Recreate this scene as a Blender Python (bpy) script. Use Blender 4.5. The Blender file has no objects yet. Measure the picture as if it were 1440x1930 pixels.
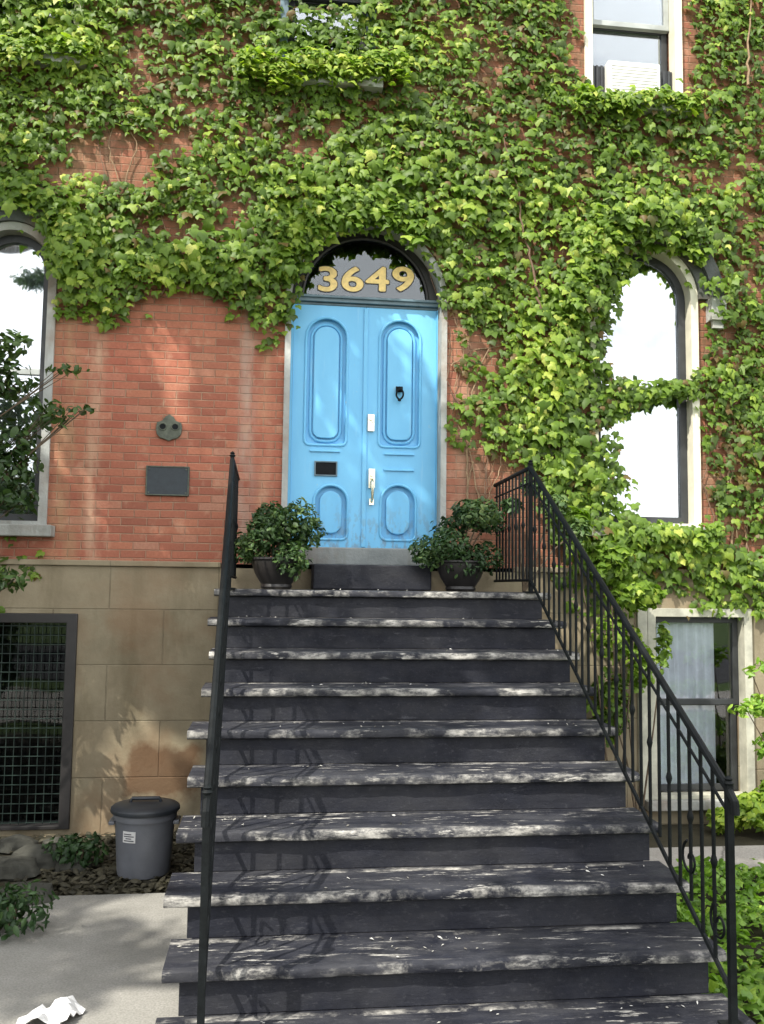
import bpy, bmesh, math, random
import numpy as np
from mathutils import Vector, Matrix, noise
from mathutils.geometry import tessellate_polygon
rng = random.Random(7); nr = np.random.default_rng(11)
C = bpy.context.scene.collection
R = math.radians

# ------------------------------------------------------------------ camera
EYE = Vector((0.0, -7.48, 1.961))
YAW, PIT, ROLL, FPX = 0.1203, 0.0838, 0.0126, 1693.3
fw = Vector((math.sin(YAW)*math.cos(PIT), math.cos(YAW)*math.cos(PIT), math.sin(PIT)))
rt0 = Vector((math.cos(YAW), -math.sin(YAW), 0)); up0 = rt0.cross(fw)
rt = rt0*math.cos(ROLL)+up0*math.sin(ROLL); up = up0*math.cos(ROLL)-rt0*math.sin(ROLL)
cd = bpy.data.cameras.new('camera'); cam = bpy.data.objects.new('camera', cd); C.objects.link(cam)
m = Matrix.Identity(4)
for i in range(3):
    m[i][0] = rt[i]; m[i][1] = up[i]; m[i][2] = -fw[i]; m[i][3] = EYE[i]
cam.matrix_world = m
cd.sensor_fit = 'VERTICAL'; cd.sensor_height = 24; cd.lens = 24*FPX/1930; cd.clip_end = 500; cd.clip_start = .05
bpy.context.scene.camera = cam
def U(px, py, Y=0.0):
    d = fw + rt*((px-720)/FPX) + up*((965-py)/FPX)
    return EYE + d*((Y-EYE.y)/d.y)
def G(px, py, Z=0.0):
    d = fw + rt*((px-720)/FPX) + up*((965-py)/FPX)
    return EYE + d*((Z-EYE.z)/d.z)

# ------------------------------------------------------------------ light
sc = bpy.context.scene
w = bpy.data.worlds.new('World'); sc.world = w; w.use_nodes = True
SUNDIR = Vector((-0.50, -0.42, 0.76)).normalized()       # towards the sun
sky = w.node_tree.nodes.new('ShaderNodeTexSky'); sky.sky_type = 'NISHITA'; sky.sun_disc = False
sky.sun_elevation = math.asin(SUNDIR.z); sky.sun_rotation = math.atan2(SUNDIR.x, SUNDIR.y)
sky.dust_density = 3.0; sky.ozone_density = .6
bg = w.node_tree.nodes['Background']; bg.inputs[1].default_value = 0.135
nt = w.node_tree
tc = nt.nodes.new('ShaderNodeTexCoord'); mp_ = nt.nodes.new('ShaderNodeMapping'); mp_.inputs['Scale'].default_value = (1, 1, 2.4)
cn = nt.nodes.new('ShaderNodeTexNoise'); cn.inputs['Scale'].default_value = 2.2; cn.inputs['Detail'].default_value = 9; cn.inputs['Roughness'].default_value = .55
cr_ = nt.nodes.new('ShaderNodeValToRGB'); cr_.color_ramp.elements[0].position = .30; cr_.color_ramp.elements[1].position = .45
cm = nt.nodes.new('ShaderNodeMixRGB'); cm.inputs[2].default_value = (10.5, 10.6, 10.9, 1)      # bright thin cloud
nt.links.new(tc.outputs['Generated'], mp_.inputs[0]); nt.links.new(mp_.outputs[0], cn.inputs['Vector']); nt.links.new(cn.outputs[0], cr_.inputs[0])
nt.links.new(cr_.outputs[0], cm.inputs[0]); nt.links.new(sky.outputs[0], cm.inputs[1]); nt.links.new(cm.outputs[0], bg.inputs[0])
sd = bpy.data.lights.new('sun', 'SUN'); sd.energy = 4.0; sd.angle = R(.53); sd.color = (1, .95, .86)
so = bpy.data.objects.new('sun', sd); C.objects.link(so); so.location = (0, 0, 20)
so.rotation_euler = (-SUNDIR).to_track_quat('-Z', 'Y').to_euler()
sc.view_settings.view_transform = 'Standard'; sc.view_settings.look = 'None'
sc.view_settings.exposure = 0.85; sc.view_settings.gamma = 1
try:
    sc.cycles.max_bounces = 8; sc.cycles.transparent_max_bounces = 12; sc.cycles.caustics_reflective = False
except Exception: pass

# ------------------------------------------------------------------ materials
class M:
    def __init__(s, name):
        s.m = bpy.data.materials.new(name); s.m.use_nodes = True; s.t = s.m.node_tree
        s.b = s.t.nodes['Principled BSDF']; s.out = s.t.nodes['Material Output']; s._c = None
    def n(s, typ, **k):
        o = s.t.nodes.new('ShaderNode'+typ)
        for a, v in k.items():
            if a.startswith('i_'): 
                key = a[2:]; key = int(key) if key.isdigit() else key.replace('_', ' ')
                s.set(o, key, v)
            else: setattr(o, a, v)
        return o
    def set(s, o, key, v):
        if isinstance(v, bpy.types.NodeSocket): s.t.links.new(v, o.inputs[key])
        elif isinstance(v, bpy.types.Node): s.t.links.new(v.outputs[0], o.inputs[key])
        else: o.inputs[key].default_value = v
    def co(s, scale=(1, 1, 1), loc=(0, 0, 0)):
        if s._c is None: s._c = s.n('NewGeometry')
        mp = s.n('Mapping', i_Scale=scale, i_Location=loc); s.t.links.new(s._c.outputs['Position'], mp.inputs['Vector'])
        return mp
    def noise(s, scale, st=(1, 1, 1), detail=5, rough=.6, loc=(0, 0, 0)):
        return s.n('TexNoise', i_Vector=s.co(st, loc), i_Scale=scale, i_Detail=detail, i_Roughness=rough)
    def ramp(s, fac, stops, interp='LINEAR'):
        r = s.n('ValToRGB'); s.set(r, 'Fac', fac); e = r.color_ramp.elements
        r.color_ramp.interpolation = interp
        while len(e) < len(stops): e.new(.5)
        for q, (p, c) in zip(e, stops):
            q.position = p; q.color = (c, c, c, 1) if not hasattr(c, '__len__') else (*c, 1)
        return r
    def mix(s, f, a, b, mode='MIX'):
        o = s.n('MixRGB', blend_type=mode)
        for k, v in ((0, f), (1, a), (2, b)):
            if isinstance(v, tuple): v = (*v, 1)
            s.set(o, k, v)
        return o
    def math(s, op, a, b=0.0, c=0.0):
        o = s.n('Math', operation=op); s.set(o, 0, a); s.set(o, 1, b); s.set(o, 2, c); return o
    def bump(s, h, strength=.3, dist=.01):
        o = s.n('Bump', i_Height=h, i_Strength=strength, i_Distance=dist); s.set(s.b, 'Normal', o); return o
    def base(s, c, rough=.6, metal=0, spec=.5):
        if isinstance(c, tuple): c = (*c, 1)
        s.set(s.b, 'Base Color', c); s.set(s.b, 'Roughness', rough); s.b.inputs['Metallic'].default_value = metal
        s.b.inputs['Specular IOR Level'].default_value = spec
        return s

def plain(name, col, rough=.6, metal=0, var=.25, scale=9, spec=.5, bumpk=.15):
    a = M(name); nz = a.noise(scale)
    lo = tuple(x*(1-var) for x in col); hi = tuple(min(1, x*(1+var)) for x in col)
    a.base(a.ramp(nz, [(.3, lo), (.7, hi)]), rough, metal, spec)
    if bumpk: a.bump(a.noise(scale*6).outputs[0], bumpk, .004)
    return a.m

def mat_brick():
    a = M('brick')
    sep = a.n('SeparateXYZ'); a.set(sep, 0, a.co()); x, z = sep.outputs[0], sep.outputs[2]
    wob = a.noise(2.0, detail=2); 
    cmb = a.n('CombineXYZ'); a.set(cmb, 0, a.math('ADD', x, a.math('MULTIPLY', sep.outputs[1], 1.0)))
    a.set(cmb, 1, a.math('MULTIPLY_ADD', wob, .012, z))
    bt = a.n('TexBrick', i_Vector=cmb, i_Scale=1.0, i_Color1=(.0, 0, 0, 1), i_Color2=(1, 1, 1, 1), i_Mortar=(.5, .5, .5, 1))
    bt.inputs['Mortar Size'].default_value = .0065; bt.inputs['Mortar Smooth'].default_value = .7
    bt.inputs['Brick Width'].default_value = .205; bt.inputs['Row Height'].default_value = .066
    col = a.ramp(bt.outputs[0], [(0, (.27, .098, .062)), (.45, (.36, .138, .085)), (.8, (.42, .17, .10)), (1, (.41, .21, .14))])
    big = a.noise(1.1, detail=4)
    col = a.mix(a.ramp(big, [(.42, 0.0), (.68, .6)]), col, (.44, .135, .085))
    fine = a.noise(45, detail=6)
    col = a.mix(a.ramp(fine, [(.35, .35), (.7, 0.0)]), col, (.18, .06, .04))
    mort = a.ramp(a.noise(14), [(.3, (.29, .18, .12)), (.7, (.40, .27, .18))])
    mf = a.math('MULTIPLY', bt.outputs['Fac'], a.ramp(a.noise(3.0, loc=(4, 1, 2)), [(.35, .45), (.65, .95)]))
    col = a.mix(mf, col, mort)
    # old pale traces where vines and a downpipe were pulled off the wall
    def streak(x0, wd, amt, nsc, st):
        d = a.math('ABSOLUTE', a.math('SUBTRACT', a.math('MULTIPLY_ADD', a.noise(3, detail=3, loc=(x0, 0, 0)), .10, x), x0+.05))
        k = a.n('MapRange', i_0=d, i_1=0.0, i_2=wd, i_3=1.0, i_4=0.0, interpolation_type='SMOOTHSTEP')
        return a.math('MULTIPLY', k, a.ramp(a.noise(nsc, st), [(.36, 0.0), (.62, amt)]))
    xs = [U(180, 800).x, U(466, 760).x, U(130, 720).x, U(500, 760).x, U(880, 800).x]
    for x0, wd, amt, c in ((xs[0], .10, .8, (.50, .33, .22)), (xs[1], .12, .8, (.38, .28, .22)), (xs[2], .22, .6, (.40, .27, .15)),
                           (xs[3], .09, .35, (.55, .36, .22)), (xs[4], .25, .45, (.45, .33, .23))):
        col = a.mix(streak(x0, wd, amt, 9, (1, 1, .3)), col, c)
    st = a.ramp(a.noise(7, (1, 1, .8), loc=(9, 3, 1)), [(.56, 0.0), (.74, .55)])
    col = a.mix(st, col, (.52, .33, .22))
    # patchy darker brown tone where the ivy climbs
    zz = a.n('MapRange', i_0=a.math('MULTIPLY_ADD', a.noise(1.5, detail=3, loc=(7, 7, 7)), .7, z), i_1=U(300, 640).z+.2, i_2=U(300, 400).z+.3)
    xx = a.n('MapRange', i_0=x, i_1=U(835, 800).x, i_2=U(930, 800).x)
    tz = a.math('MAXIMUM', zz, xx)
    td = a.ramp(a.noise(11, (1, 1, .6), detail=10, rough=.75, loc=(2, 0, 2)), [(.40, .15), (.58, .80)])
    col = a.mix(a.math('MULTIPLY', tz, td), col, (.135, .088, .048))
    a.base(col, .88, spec=.25)
    h = a.math('SUBTRACT', a.math('MULTIPLY', fine, .35), bt.outputs['Fac'])
    a.bump(h, .75, .012)
    return a.m

def mat_stone(name='limestone', c1=(.19, .16, .105), c2=(.30, .26, .175), blocks=True):
    a = M(name); sep = a.n('SeparateXYZ'); a.set(sep, 0, a.co())
    cmb = a.n('CombineXYZ'); a.set(cmb, 0, sep.outputs[0]); a.set(cmb, 1, sep.outputs[2])
    col = a.ramp(a.noise(2.2, detail=8, rough=.65), [(.32, c1), (.68, c2)])
    col = a.mix(a.ramp(a.noise(5, (1, 1, .25)), [(.5, 0.0), (.72, .55)]), col, (.11, .09, .05))
    col = a.mix(a.ramp(a.noise(1.3, loc=(3, 0, 5)), [(.5, 0.0), (.65, .45)]), col, (.19, .10, .05))
    h = a.noise(30, detail=8)
    if blocks:     # brown patch low on the wall beside the stairs
        pc = U(308, 1452); wb = a.math('MULTIPLY', a.math('SUBTRACT', a.noise(6, detail=5), .5), .22)
        ex = a.math('ADD', a.math('ABSOLUTE', a.math('SUBTRACT', sep.outputs[0], pc.x)), wb); ez = a.math('ADD', a.math('ABSOLUTE', a.math('SUBTRACT', sep.outputs[2], pc.z)), wb)
        kx_ = a.n('MapRange', i_0=ex, i_1=.24, i_2=.32, i_3=1.0, i_4=0.0); kz_ = a.n('MapRange', i_0=ez, i_1=.16, i_2=.23, i_3=1.0, i_4=0.0)
        brown = a.math('MULTIPLY', a.math('MULTIPLY', kx_, kz_), .8)
    if blocks:
        bt = a.n('TexBrick', i_Vector=cmb, i_Scale=1.0, i_Color1=(0, 0, 0, 1), i_Color2=(1, 1, 1, 1)); bt.offset = .5
        bt.inputs['Mortar Size'].default_value = .007; bt.inputs['Mortar Smooth'].default_value = .6
        bt.inputs['Brick Width'].default_value = .86; bt.inputs['Row Height'].default_value = .44
        col = a.mix(a.math('MULTIPLY', bt.outputs[0], .28), col, (.33, .26, .17))
        col = a.mix(a.math('MULTIPLY', bt.outputs['Fac'], a.ramp(a.noise(4), [(.35, .1), (.65, .6)])), col, (.13, .105, .07))
        h = a.math('SUBTRACT', a.math('MULTIPLY', h, .5), bt.outputs['Fac'])
    if blocks: col = a.mix(brown, col, (.11, .058, .03))
    a.base(col, .9, spec=.2); a.bump(h, .5, .012)
    return a.m

def mat_paint_steps(name, wear, lite=(.40, .40, .39), nose=False, dc=.042):
    """dark blue-black porch paint, scuffed through to grey stone and old white paint"""
    a = M(name)
    col = a.ramp(a.noise(6, (1, 1, 1.5), detail=8), [(.3, (.006, .0068, .011)), (.7, (.015, .0165, .024))])
    dust = a.ramp(a.noise(3.2, (.6, 2, 1), detail=8, rough=.7, loc=(1, 7, 3)), [(.42, 0.0), (.7, .5)])
    col = a.mix(dust, col, (dc, dc, dc*1.05))
    wf = a.noise(9, (.55, 3.2, 2.2), detail=12, rough=.74)
    k = a.ramp(wf, [(.60-.16*wear, 0.0), (.66-.16*wear, 1.0)])
    patch = a.ramp(a.noise(1.7, (1, 1.3, 1.3), detail=3, loc=(2, 2, 8)), [(.40, .08), (.60, 1.0)])
    k = a.math('MULTIPLY', k, patch)
    if nose:      # the front edge of every tread is rubbed bare
        sep = a.n('SeparateXYZ'); a.set(sep, 0, a.co())
        f = a.math('FRACT', a.math('ADD', a.math('DIVIDE', a.math('SUBTRACT', sep.outputs[1], -1.14), .308), .06))
        e = a.n('MapRange', i_0=a.math('MULTIPLY_ADD', a.noise(5, detail=4, loc=(3, 3, 3)), .22, f), i_1=.19, i_2=.30, i_3=1.0, i_4=0.0)
        ew = a.ramp(a.noise(2.6, (1, .8, 1.1), detail=7, rough=.7, loc=(8, 1, 4)), [(.47, 0.0), (.60, .95)])
        fb = a.ramp(a.noise(13, (.5, 1.5, 1.5), detail=10, rough=.75, loc=(1, 9, 4)), [(.44, .12), (.56, 1.0)])
        k = a.math('MAXIMUM', k, a.math('MULTIPLY', a.math('MULTIPLY', e, ew), fb))
    wc = a.ramp(a.noise(22, detail=4), [(.3, tuple(x*.55 for x in lite)), (.7, lite)])
    col = a.mix(k, col, wc)
    col = a.mix(a.ramp(a.noise(38, (1, 1.6, 1.6), detail=5, loc=(4, 2, 6)), [(.58, 0.0), (.72, .5)]), col, (.055, .056, .062))
    a.base(col, a.ramp(a.noise(12), [(.3, .5), (.7, .8)]), spec=.25)
    a.bump(a.math('ADD', wf, a.math('MULTIPLY', a.noise(60, detail=6), .5)), .45, .008)
    return a.m

def mat_leaf(name, stops, transl=.32, rough=.42):
    a = M(name)
    at = a.n('Attribute', attribute_name='tint')
    col = a.ramp(at.outputs['Fac'], stops)
    col = a.mix(a.ramp(a.noise(60, detail=2), [(.35, .35), (.65, 0.0)]), col, tuple(x*.5 for x in stops[-3][1]))
    a.base(col, rough, spec=.42)
    tr = a.n('BsdfTranslucent'); a.set(tr, 0, a.mix(.5, col, (.55, .75, .12), 'MULTIPLY')); 
    g = a.mix(1.0, col, (1.5, 1.7, .7), 'MULTIPLY'); a.set(tr, 0, g)
    mx = a.n('MixShader', i_0=transl); a.t.links.new(a.b.outputs[0], mx.inputs[1]); a.t.links.new(tr.outputs[0], mx.inputs[2])
    a.t.links.new(mx.outputs[0], a.out.inputs[0])
    return a.m

def mat_glass(name, refl=.45, tint=(.9, .93, .95), tr=(.82, .86, .87)):
    a = M(name)
    g = a.n('BsdfGlossy', i_Roughness=.02, i_Color=(*tint, 1)); t = a.n('BsdfTransparent', i_Color=(*tr, 1))
    bp = a.n('Bump', i_Height=a.noise(1.6, detail=1), i_Strength=.25, i_Distance=.02); a.set(g, 'Normal', bp)
    fr = a.n('Fresnel', i_IOR=1.5); f = a.math('ADD', a.math('MULTIPLY', fr, 1.0), refl)
    mx = a.n('MixShader'); a.set(mx, 0, a.math('MINIMUM', f, 1.0)); a.t.links.new(t.outputs[0], mx.inputs[1]); a.t.links.new(g.outputs[0], mx.inputs[2])
    a.t.links.new(mx.outputs[0], a.out.inputs[0]); a.t.nodes.remove(a.b)
    return a.m

def mat_concrete(name, c1, c2, crack=True):
    a = M(name)
    col = a.ramp(a.noise(1.8, detail=10, rough=.7), [(.3, c1), (.7, c2)])
    col = a.mix(a.ramp(a.noise(90, detail=3), [(.35, .4), (.6, 0.0)]), col, tuple(x*.5 for x in c1))
    if crack:
        v = a.n('TexVoronoi', feature='DISTANCE_TO_EDGE', i_Vector=a.mix(.12, a.co(), a.noise(3)), i_Scale=.9)
        col = a.mix(a.ramp(v, [(0.0, .75), (.012, 0.0)]), col, (.06, .055, .045))
    a.base(col, .92, spec=.2); a.bump(a.noise(40, detail=8), .4, .008)
    return a.m

def mat_door():
    a = M('sky_blue_paint')
    col = a.ramp(a.noise(2.5, (1, 1, .35), detail=6), [(.3, (.13, .43, .70)), (.7, (.18, .52, .78))])
    sep = a.n('SeparateXYZ'); a.set(sep, 0, a.co())
    low = a.n('MapRange', i_0=sep.outputs[2], i_1=2.28, i_2=2.75, i_3=1.0, i_4=0.0)
    d = a.math('MULTIPLY', low, a.ramp(a.noise(22, (1, 1, .5), detail=8), [(.5, 0.0), (.6, .7)]))
    col = a.mix(d, col, (.16, .22, .28))                                   # kick scuffs and dirt low on the leaves
    col = a.mix(a.ramp(a.noise(14, (2, 1, .2), detail=6, loc=(5, 5, 5)), [(.6, 0.0), (.7, .35)]), col, (.28, .55, .75))
    chp = a.noise(17, (1, 1, .6), detail=10, rough=.7, loc=(3, 8, 1))
    col = a.mix(a.math('MULTIPLY', a.ramp(chp, [(.66, 0.0), (.68, .8)]), a.ramp(a.noise(2.1, loc=(1, 1, 6)), [(.45, .1), (.6, 1.0)])), col, (.42, .52, .55))
    a.base(col, .42, spec=.45); a.bump(a.noise(35, (1, 1, .15), detail=4), .12, .004)
    return a.m

MT = {}
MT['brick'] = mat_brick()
MT['stone'] = mat_stone()
MT['trim'] = mat_stone('grey_trim_stone', (.30, .31, .29), (.47, .48, .45), False)
MT['dstone'] = mat_stone('dark_hood_stone', (.06, .065, .065), (.13, .14, .135), False)
MT['tread'] = mat_paint_steps('worn_tread_paint', .20, (.52, .50, .45), True, .075)
MT['riser'] = mat_paint_steps('scuffed_riser_paint', -.02, (.075, .076, .085))
MT['iron'] = plain('black_iron', (.006, .0075, .008), .6, 0, .4, 20, .14, .3)
MT['white'] = plain('white_paint', (.74, .73, .66), .5, 0, .12, 6)
MT['cream'] = plain('cream_paint', (.66, .63, .50), .55, 0, .15, 6)
MT['dullcream'] = plain('aged_cream_paint', (.42, .41, .33), .6, 0, .3, 7)
MT['greytrim'] = plain('grey_frame_paint', (.36, .38, .36), .55, 0, .2, 6)
MT['black'] = plain('dark_sash_paint', (.028, .03, .032), .5, 0, .3, 9)
MT['darkbrown'] = plain('dark_brown_frame', (.02, .018, .017), .5, 0, .3, 9)
MT['door'] = mat_door()
MT['bluegrey'] = plain('blue_grey_paint', (.11, .17, .20), .5, 0, .3, 7)
MT['glass'] = mat_glass('window_glass', .42); MT['thinglass'] = mat_glass('basement_glass', .03, tr=(.97, .98, 1))
MT['darkglass'] = mat_glass('dark_window_glass', .18)
MT['curtain'] = plain('white_curtain', (.82, .82, .84), .9, 0, .08, 12, .1, 0)
MT['bluecurtain'] = plain('pale_blue_curtain', (.80, .85, .90), .9, 0, .12, 10, .1, 0)
MT['dark'] = plain('dark_interior', (.012, .013, .014), .9, 0, .2, 4, .1, 0)
MT['gold'] = plain('gold_leaf', (.86, .62, .20), .38, 0, .18, 30, .6, .1)
MT['outline'] = plain('black_outline_paint', (.01, .009, .008), .4, 0, .2, 9)
MT['brass'] = plain('pale_brass', (.78, .74, .58), .25, .85, .12, 20)
MT['bronze'] = plain('weathered_bronze', (.075, .085, .06), .6, .1, .4, 30)
MT['slate'] = plain('slate_plaque', (.022, .030, .036), .55, .1, .25, 20)
MT['letters'] = plain('raised_letters', (.16, .18, .18), .4, .4, .2, 20)
MT['bin'] = plain('grey_bin_plastic', (.13, .138, .155), .45, 0, .15, 6)
MT['binlid'] = plain('dark_lid_plastic', (.03, .035, .042), .4, 0, .25, 6)
MT['paper'] = plain('white_paper', (.58, .58, .57), .8, 0, .08, 14)
MT['ink'] = plain('ink', (.05, .05, .06), .7, 0, .1, 9)
MT['pot'] = plain('dark_glazed_pot', (.018, .016, .015), .4, 0, .35, 8)
MT['bark'] = plain('bark', (.10, .075, .05), .9, 0, .4, 12, .2, .6)
MT['vine'] = plain('vine_wood', (.26, .18, .11), .9, 0, .35, 20, .2, .5)
MT['deadvine'] = plain('bare_vine', (.17, .11, .075), .9, 0, .3, 20, .2, .5)
MT['soil'] = mat_concrete('soil', (.028, .026, .016), (.06, .052, .032), False)
MT['path'] = mat_concrete('path_concrete', (.22, .215, .19), (.34, .33, .30), False)
MT['walk'] = mat_concrete('sidewalk_concrete', (.30, .28, .25), (.42, .39, .35))
MT['road'] = mat_concrete('asphalt', (.04, .04, .042), (.06, .06, .06))
MT['grass'] = mat_concrete('grass_ground', (.04, .07, .015), (.08, .13, .03), False)
MT['rock'] = plain('dark_rock', (.06, .06, .05), .9, 0, .5, 9, .2, .6)
MT['sill'] = mat_stone('threshold_stone', (.16, .18, .18), (.30, .32, .31), False)
IV = [(0, (.17, .10, .035)), (.035, (.045, .07, .012)), (.25, (.080, .150, .016)), (.55, (.165, .270, .026)), (.8, (.33, .43, .055)), (1, (.56, .58, .13))]
MT['ivy'] = mat_leaf('ivy_leaf', IV, .40, .52)
MT['shrub'] = mat_leaf('shrub_leaf', [(0, (.012, .034, .010)), (.4, (.032, .075, .020)), (.8, (.075, .135, .034)), (1, (.16, .22, .06))], .18, .5)
MT['treeleaf'] = mat_leaf('tree_leaf', [(0, (.02, .045, .015)), (.4, (.045, .09, .022)), (.8, (.10, .17, .04)), (1, (.22, .30, .07))], .35, .45)
MT['lawn'] = mat_leaf('ground_cover_leaf', [(0, (.05, .10, .012)), (.4, (.11, .22, .025)), (.8, (.20, .35, .04)), (1, (.34, .46, .08))], .35, .45)
MT['litter'] = mat_leaf('litter_leaf', [(0, (.02, .018, .010)), (.4, (.05, .045, .025)), (.8, (.10, .09, .06)), (1, (.20, .19, .15))], .1, .7)

# ------------------------------------------------------------------ mesh helpers
class MB:
    def __init__(s): s.v = []; s.f = []; s.sm = False
    def add(s, vs, fs):
        o = len(s.v); s.v += [tuple(v) for v in vs]; s.f += [tuple(i+o for i in f) for f in fs]; return s
    def box(s, x0, x1, y0, y1, z0, z1):
        vs = [(x, y, z) for z in (z0, z1) for y in (y0, y1) for x in (x0, x1)]
        return s.add(vs, [(0, 2, 3, 1), (4, 5, 7, 6), (0, 1, 5, 4), (2, 6, 7, 3), (0, 4, 6, 2), (1, 3, 7, 5)])
    def tube(s, pts, r, n=6, caps=True, closed=False, squash=None):
        pts = [Vector(p) for p in pts]; k = len(pts)
        rs = r if hasattr(r, '__len__') else [r]*k
        rings = []; prev = None
        for i, p in enumerate(pts):
            if closed: d = pts[(i+1) % k]-pts[i-1]
            else: d = pts[min(i+1, k-1)]-pts[max(i-1, 0)]
            d.normalize()
            ref = prev if prev is not None else (Vector((0, 1, 0)) if abs(d.y) < .9 else Vector((1, 0, 0)))
            a = (ref-d*ref.dot(d)); a.normalize(); b = d.cross(a); prev = a
            rings.append([p+(a*math.cos(2*math.pi*j/n)*(squash or 1)+b*math.sin(2*math.pi*j/n))*rs[i] for j in range(n)])
        vs = [v for q in rings for v in q]; fs = []
        for i in range(k if closed else k-1):
            i2 = (i+1) % k
            for j in range(n):
                fs.append((i*n+j, i*n+(j+1) % n, i2*n+(j+1) % n, i2*n+j))
        if caps and not closed: fs += [tuple(range(n))[::-1], tuple((k-1)*n+j for j in range(n))]
        return s.add(vs, fs)
    def lathe(s, prof, cx, cy, n=28, jit=0):
        vs = [(cx+r*math.cos(2*math.pi*j/n), cy+r*math.sin(2*math.pi*j/n), z) for r, z in prof for j in range(n)]
        fs = [(i*n+j, i*n+(j+1) % n, (i+1)*n+(j+1) % n, (i+1)*n+j) for i in range(len(prof)-1) for j in range(n)]
        fs += [tuple(range(n))[::-1], tuple((len(prof)-1)*n+j for j in range(n))]
        return s.add(vs, fs)
    def prism(s, poly, y0, y1):
        """(x,z) outline pushed along y"""
        k = len(poly); vs = [(x, y0, z) for x, z in poly]+[(x, y1, z) for x, z in poly]
        fs = [tuple(range(k)), tuple(range(k, 2*k))[::-1]]+[((i+1) % k, i, k+i, k+(i+1) % k) for i in range(k)]
        return s.add(vs, fs)
    def band(s, inn, out, y0, y1, closed=True):
        """ring between two outlines of equal count, y0 (front) to y1 (back)"""
        k = len(inn); vs = [(x, y, z) for y in (y0, y1) for ol in (inn, out) for x, z in ol]; fs = []
        for i in range(k if closed else k-1):
            j = (i+1) % k
            fs += [(i, j, k+j, k+i), (2*k+i, 3*k+i, 3*k+j, 2*k+j), (i, 2*k+i, 2*k+j, j), (k+i, k+j, 3*k+j, 3*k+i)]
        if not closed:
            fs += [(0, k, 3*k, 2*k), (k-1, 3*k-1, 4*k-1, 2*k-1)]
        return s.add(vs, fs)
    def build(s, name, mat, parent=None, smooth=False, bevel=0, label=None):
        me = bpy.data.meshes.new(name); me.from_pydata(s.v, [], s.f); me.materials.append(mat)
        bm = bmesh.new(); bm.from_mesh(me)
        bmesh.ops.recalc_face_normals(bm, faces=bm.faces)
        if bevel: bmesh.ops.bevel(bm, geom=[e for e in bm.edges if e.is_manifold and e.calc_face_angle(0) > .6], offset=bevel, segments=2, affect='EDGES', profile=.6)
        bm.to_mesh(me); bm.free()
        if smooth:
            me.polygons.foreach_set('use_smooth', [True]*len(me.polygons))
            try: me.set_sharp_from_angle(angle=R(40))
            except Exception: pass
        o = bpy.data.objects.new(name, me); C.objects.link(o)
        if parent: o.parent = parent
        if label: o['label'] = label
        return o
def tag(o, label=None, cat=None, group=None, kind=None):
    if label: o['label'] = label
    if cat: o['category'] = cat
    if group: o['group'] = group
    if kind: o['kind'] = kind
    return o
def empty(name, loc, label, cat, group=None):
    o = bpy.data.objects.new(name, None); o.empty_display_size = .1; C.objects.link(o)
    tag(o, label, cat, group); o['_o'] = list(loc); return o      # parts are built in world space, then settled
def settle():
    for o in list(bpy.data.objects):
        if o.type == 'EMPTY' and '_o' in o:
            l = Vector(o['_o']); o.location = l
            for ch in o.children: ch.matrix_parent_inverse = Matrix.Translation(-l)
            del o['_o']

def arch(cx, r, z0, zs, n=20, h=1.0):
    """closed outline: bottom left, bottom right, then over the arch to the left"""
    return [(cx-r, z0), (cx+r, z0)]+[(cx+r*math.cos(math.pi*i/n), zs+r*h*math.sin(math.pi*i/n)) for i in range(n+1)]
def rect(x0, x1, z0, z1): return [(x0, z0), (x1, z0), (x1, z1), (x0, z1)]

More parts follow.
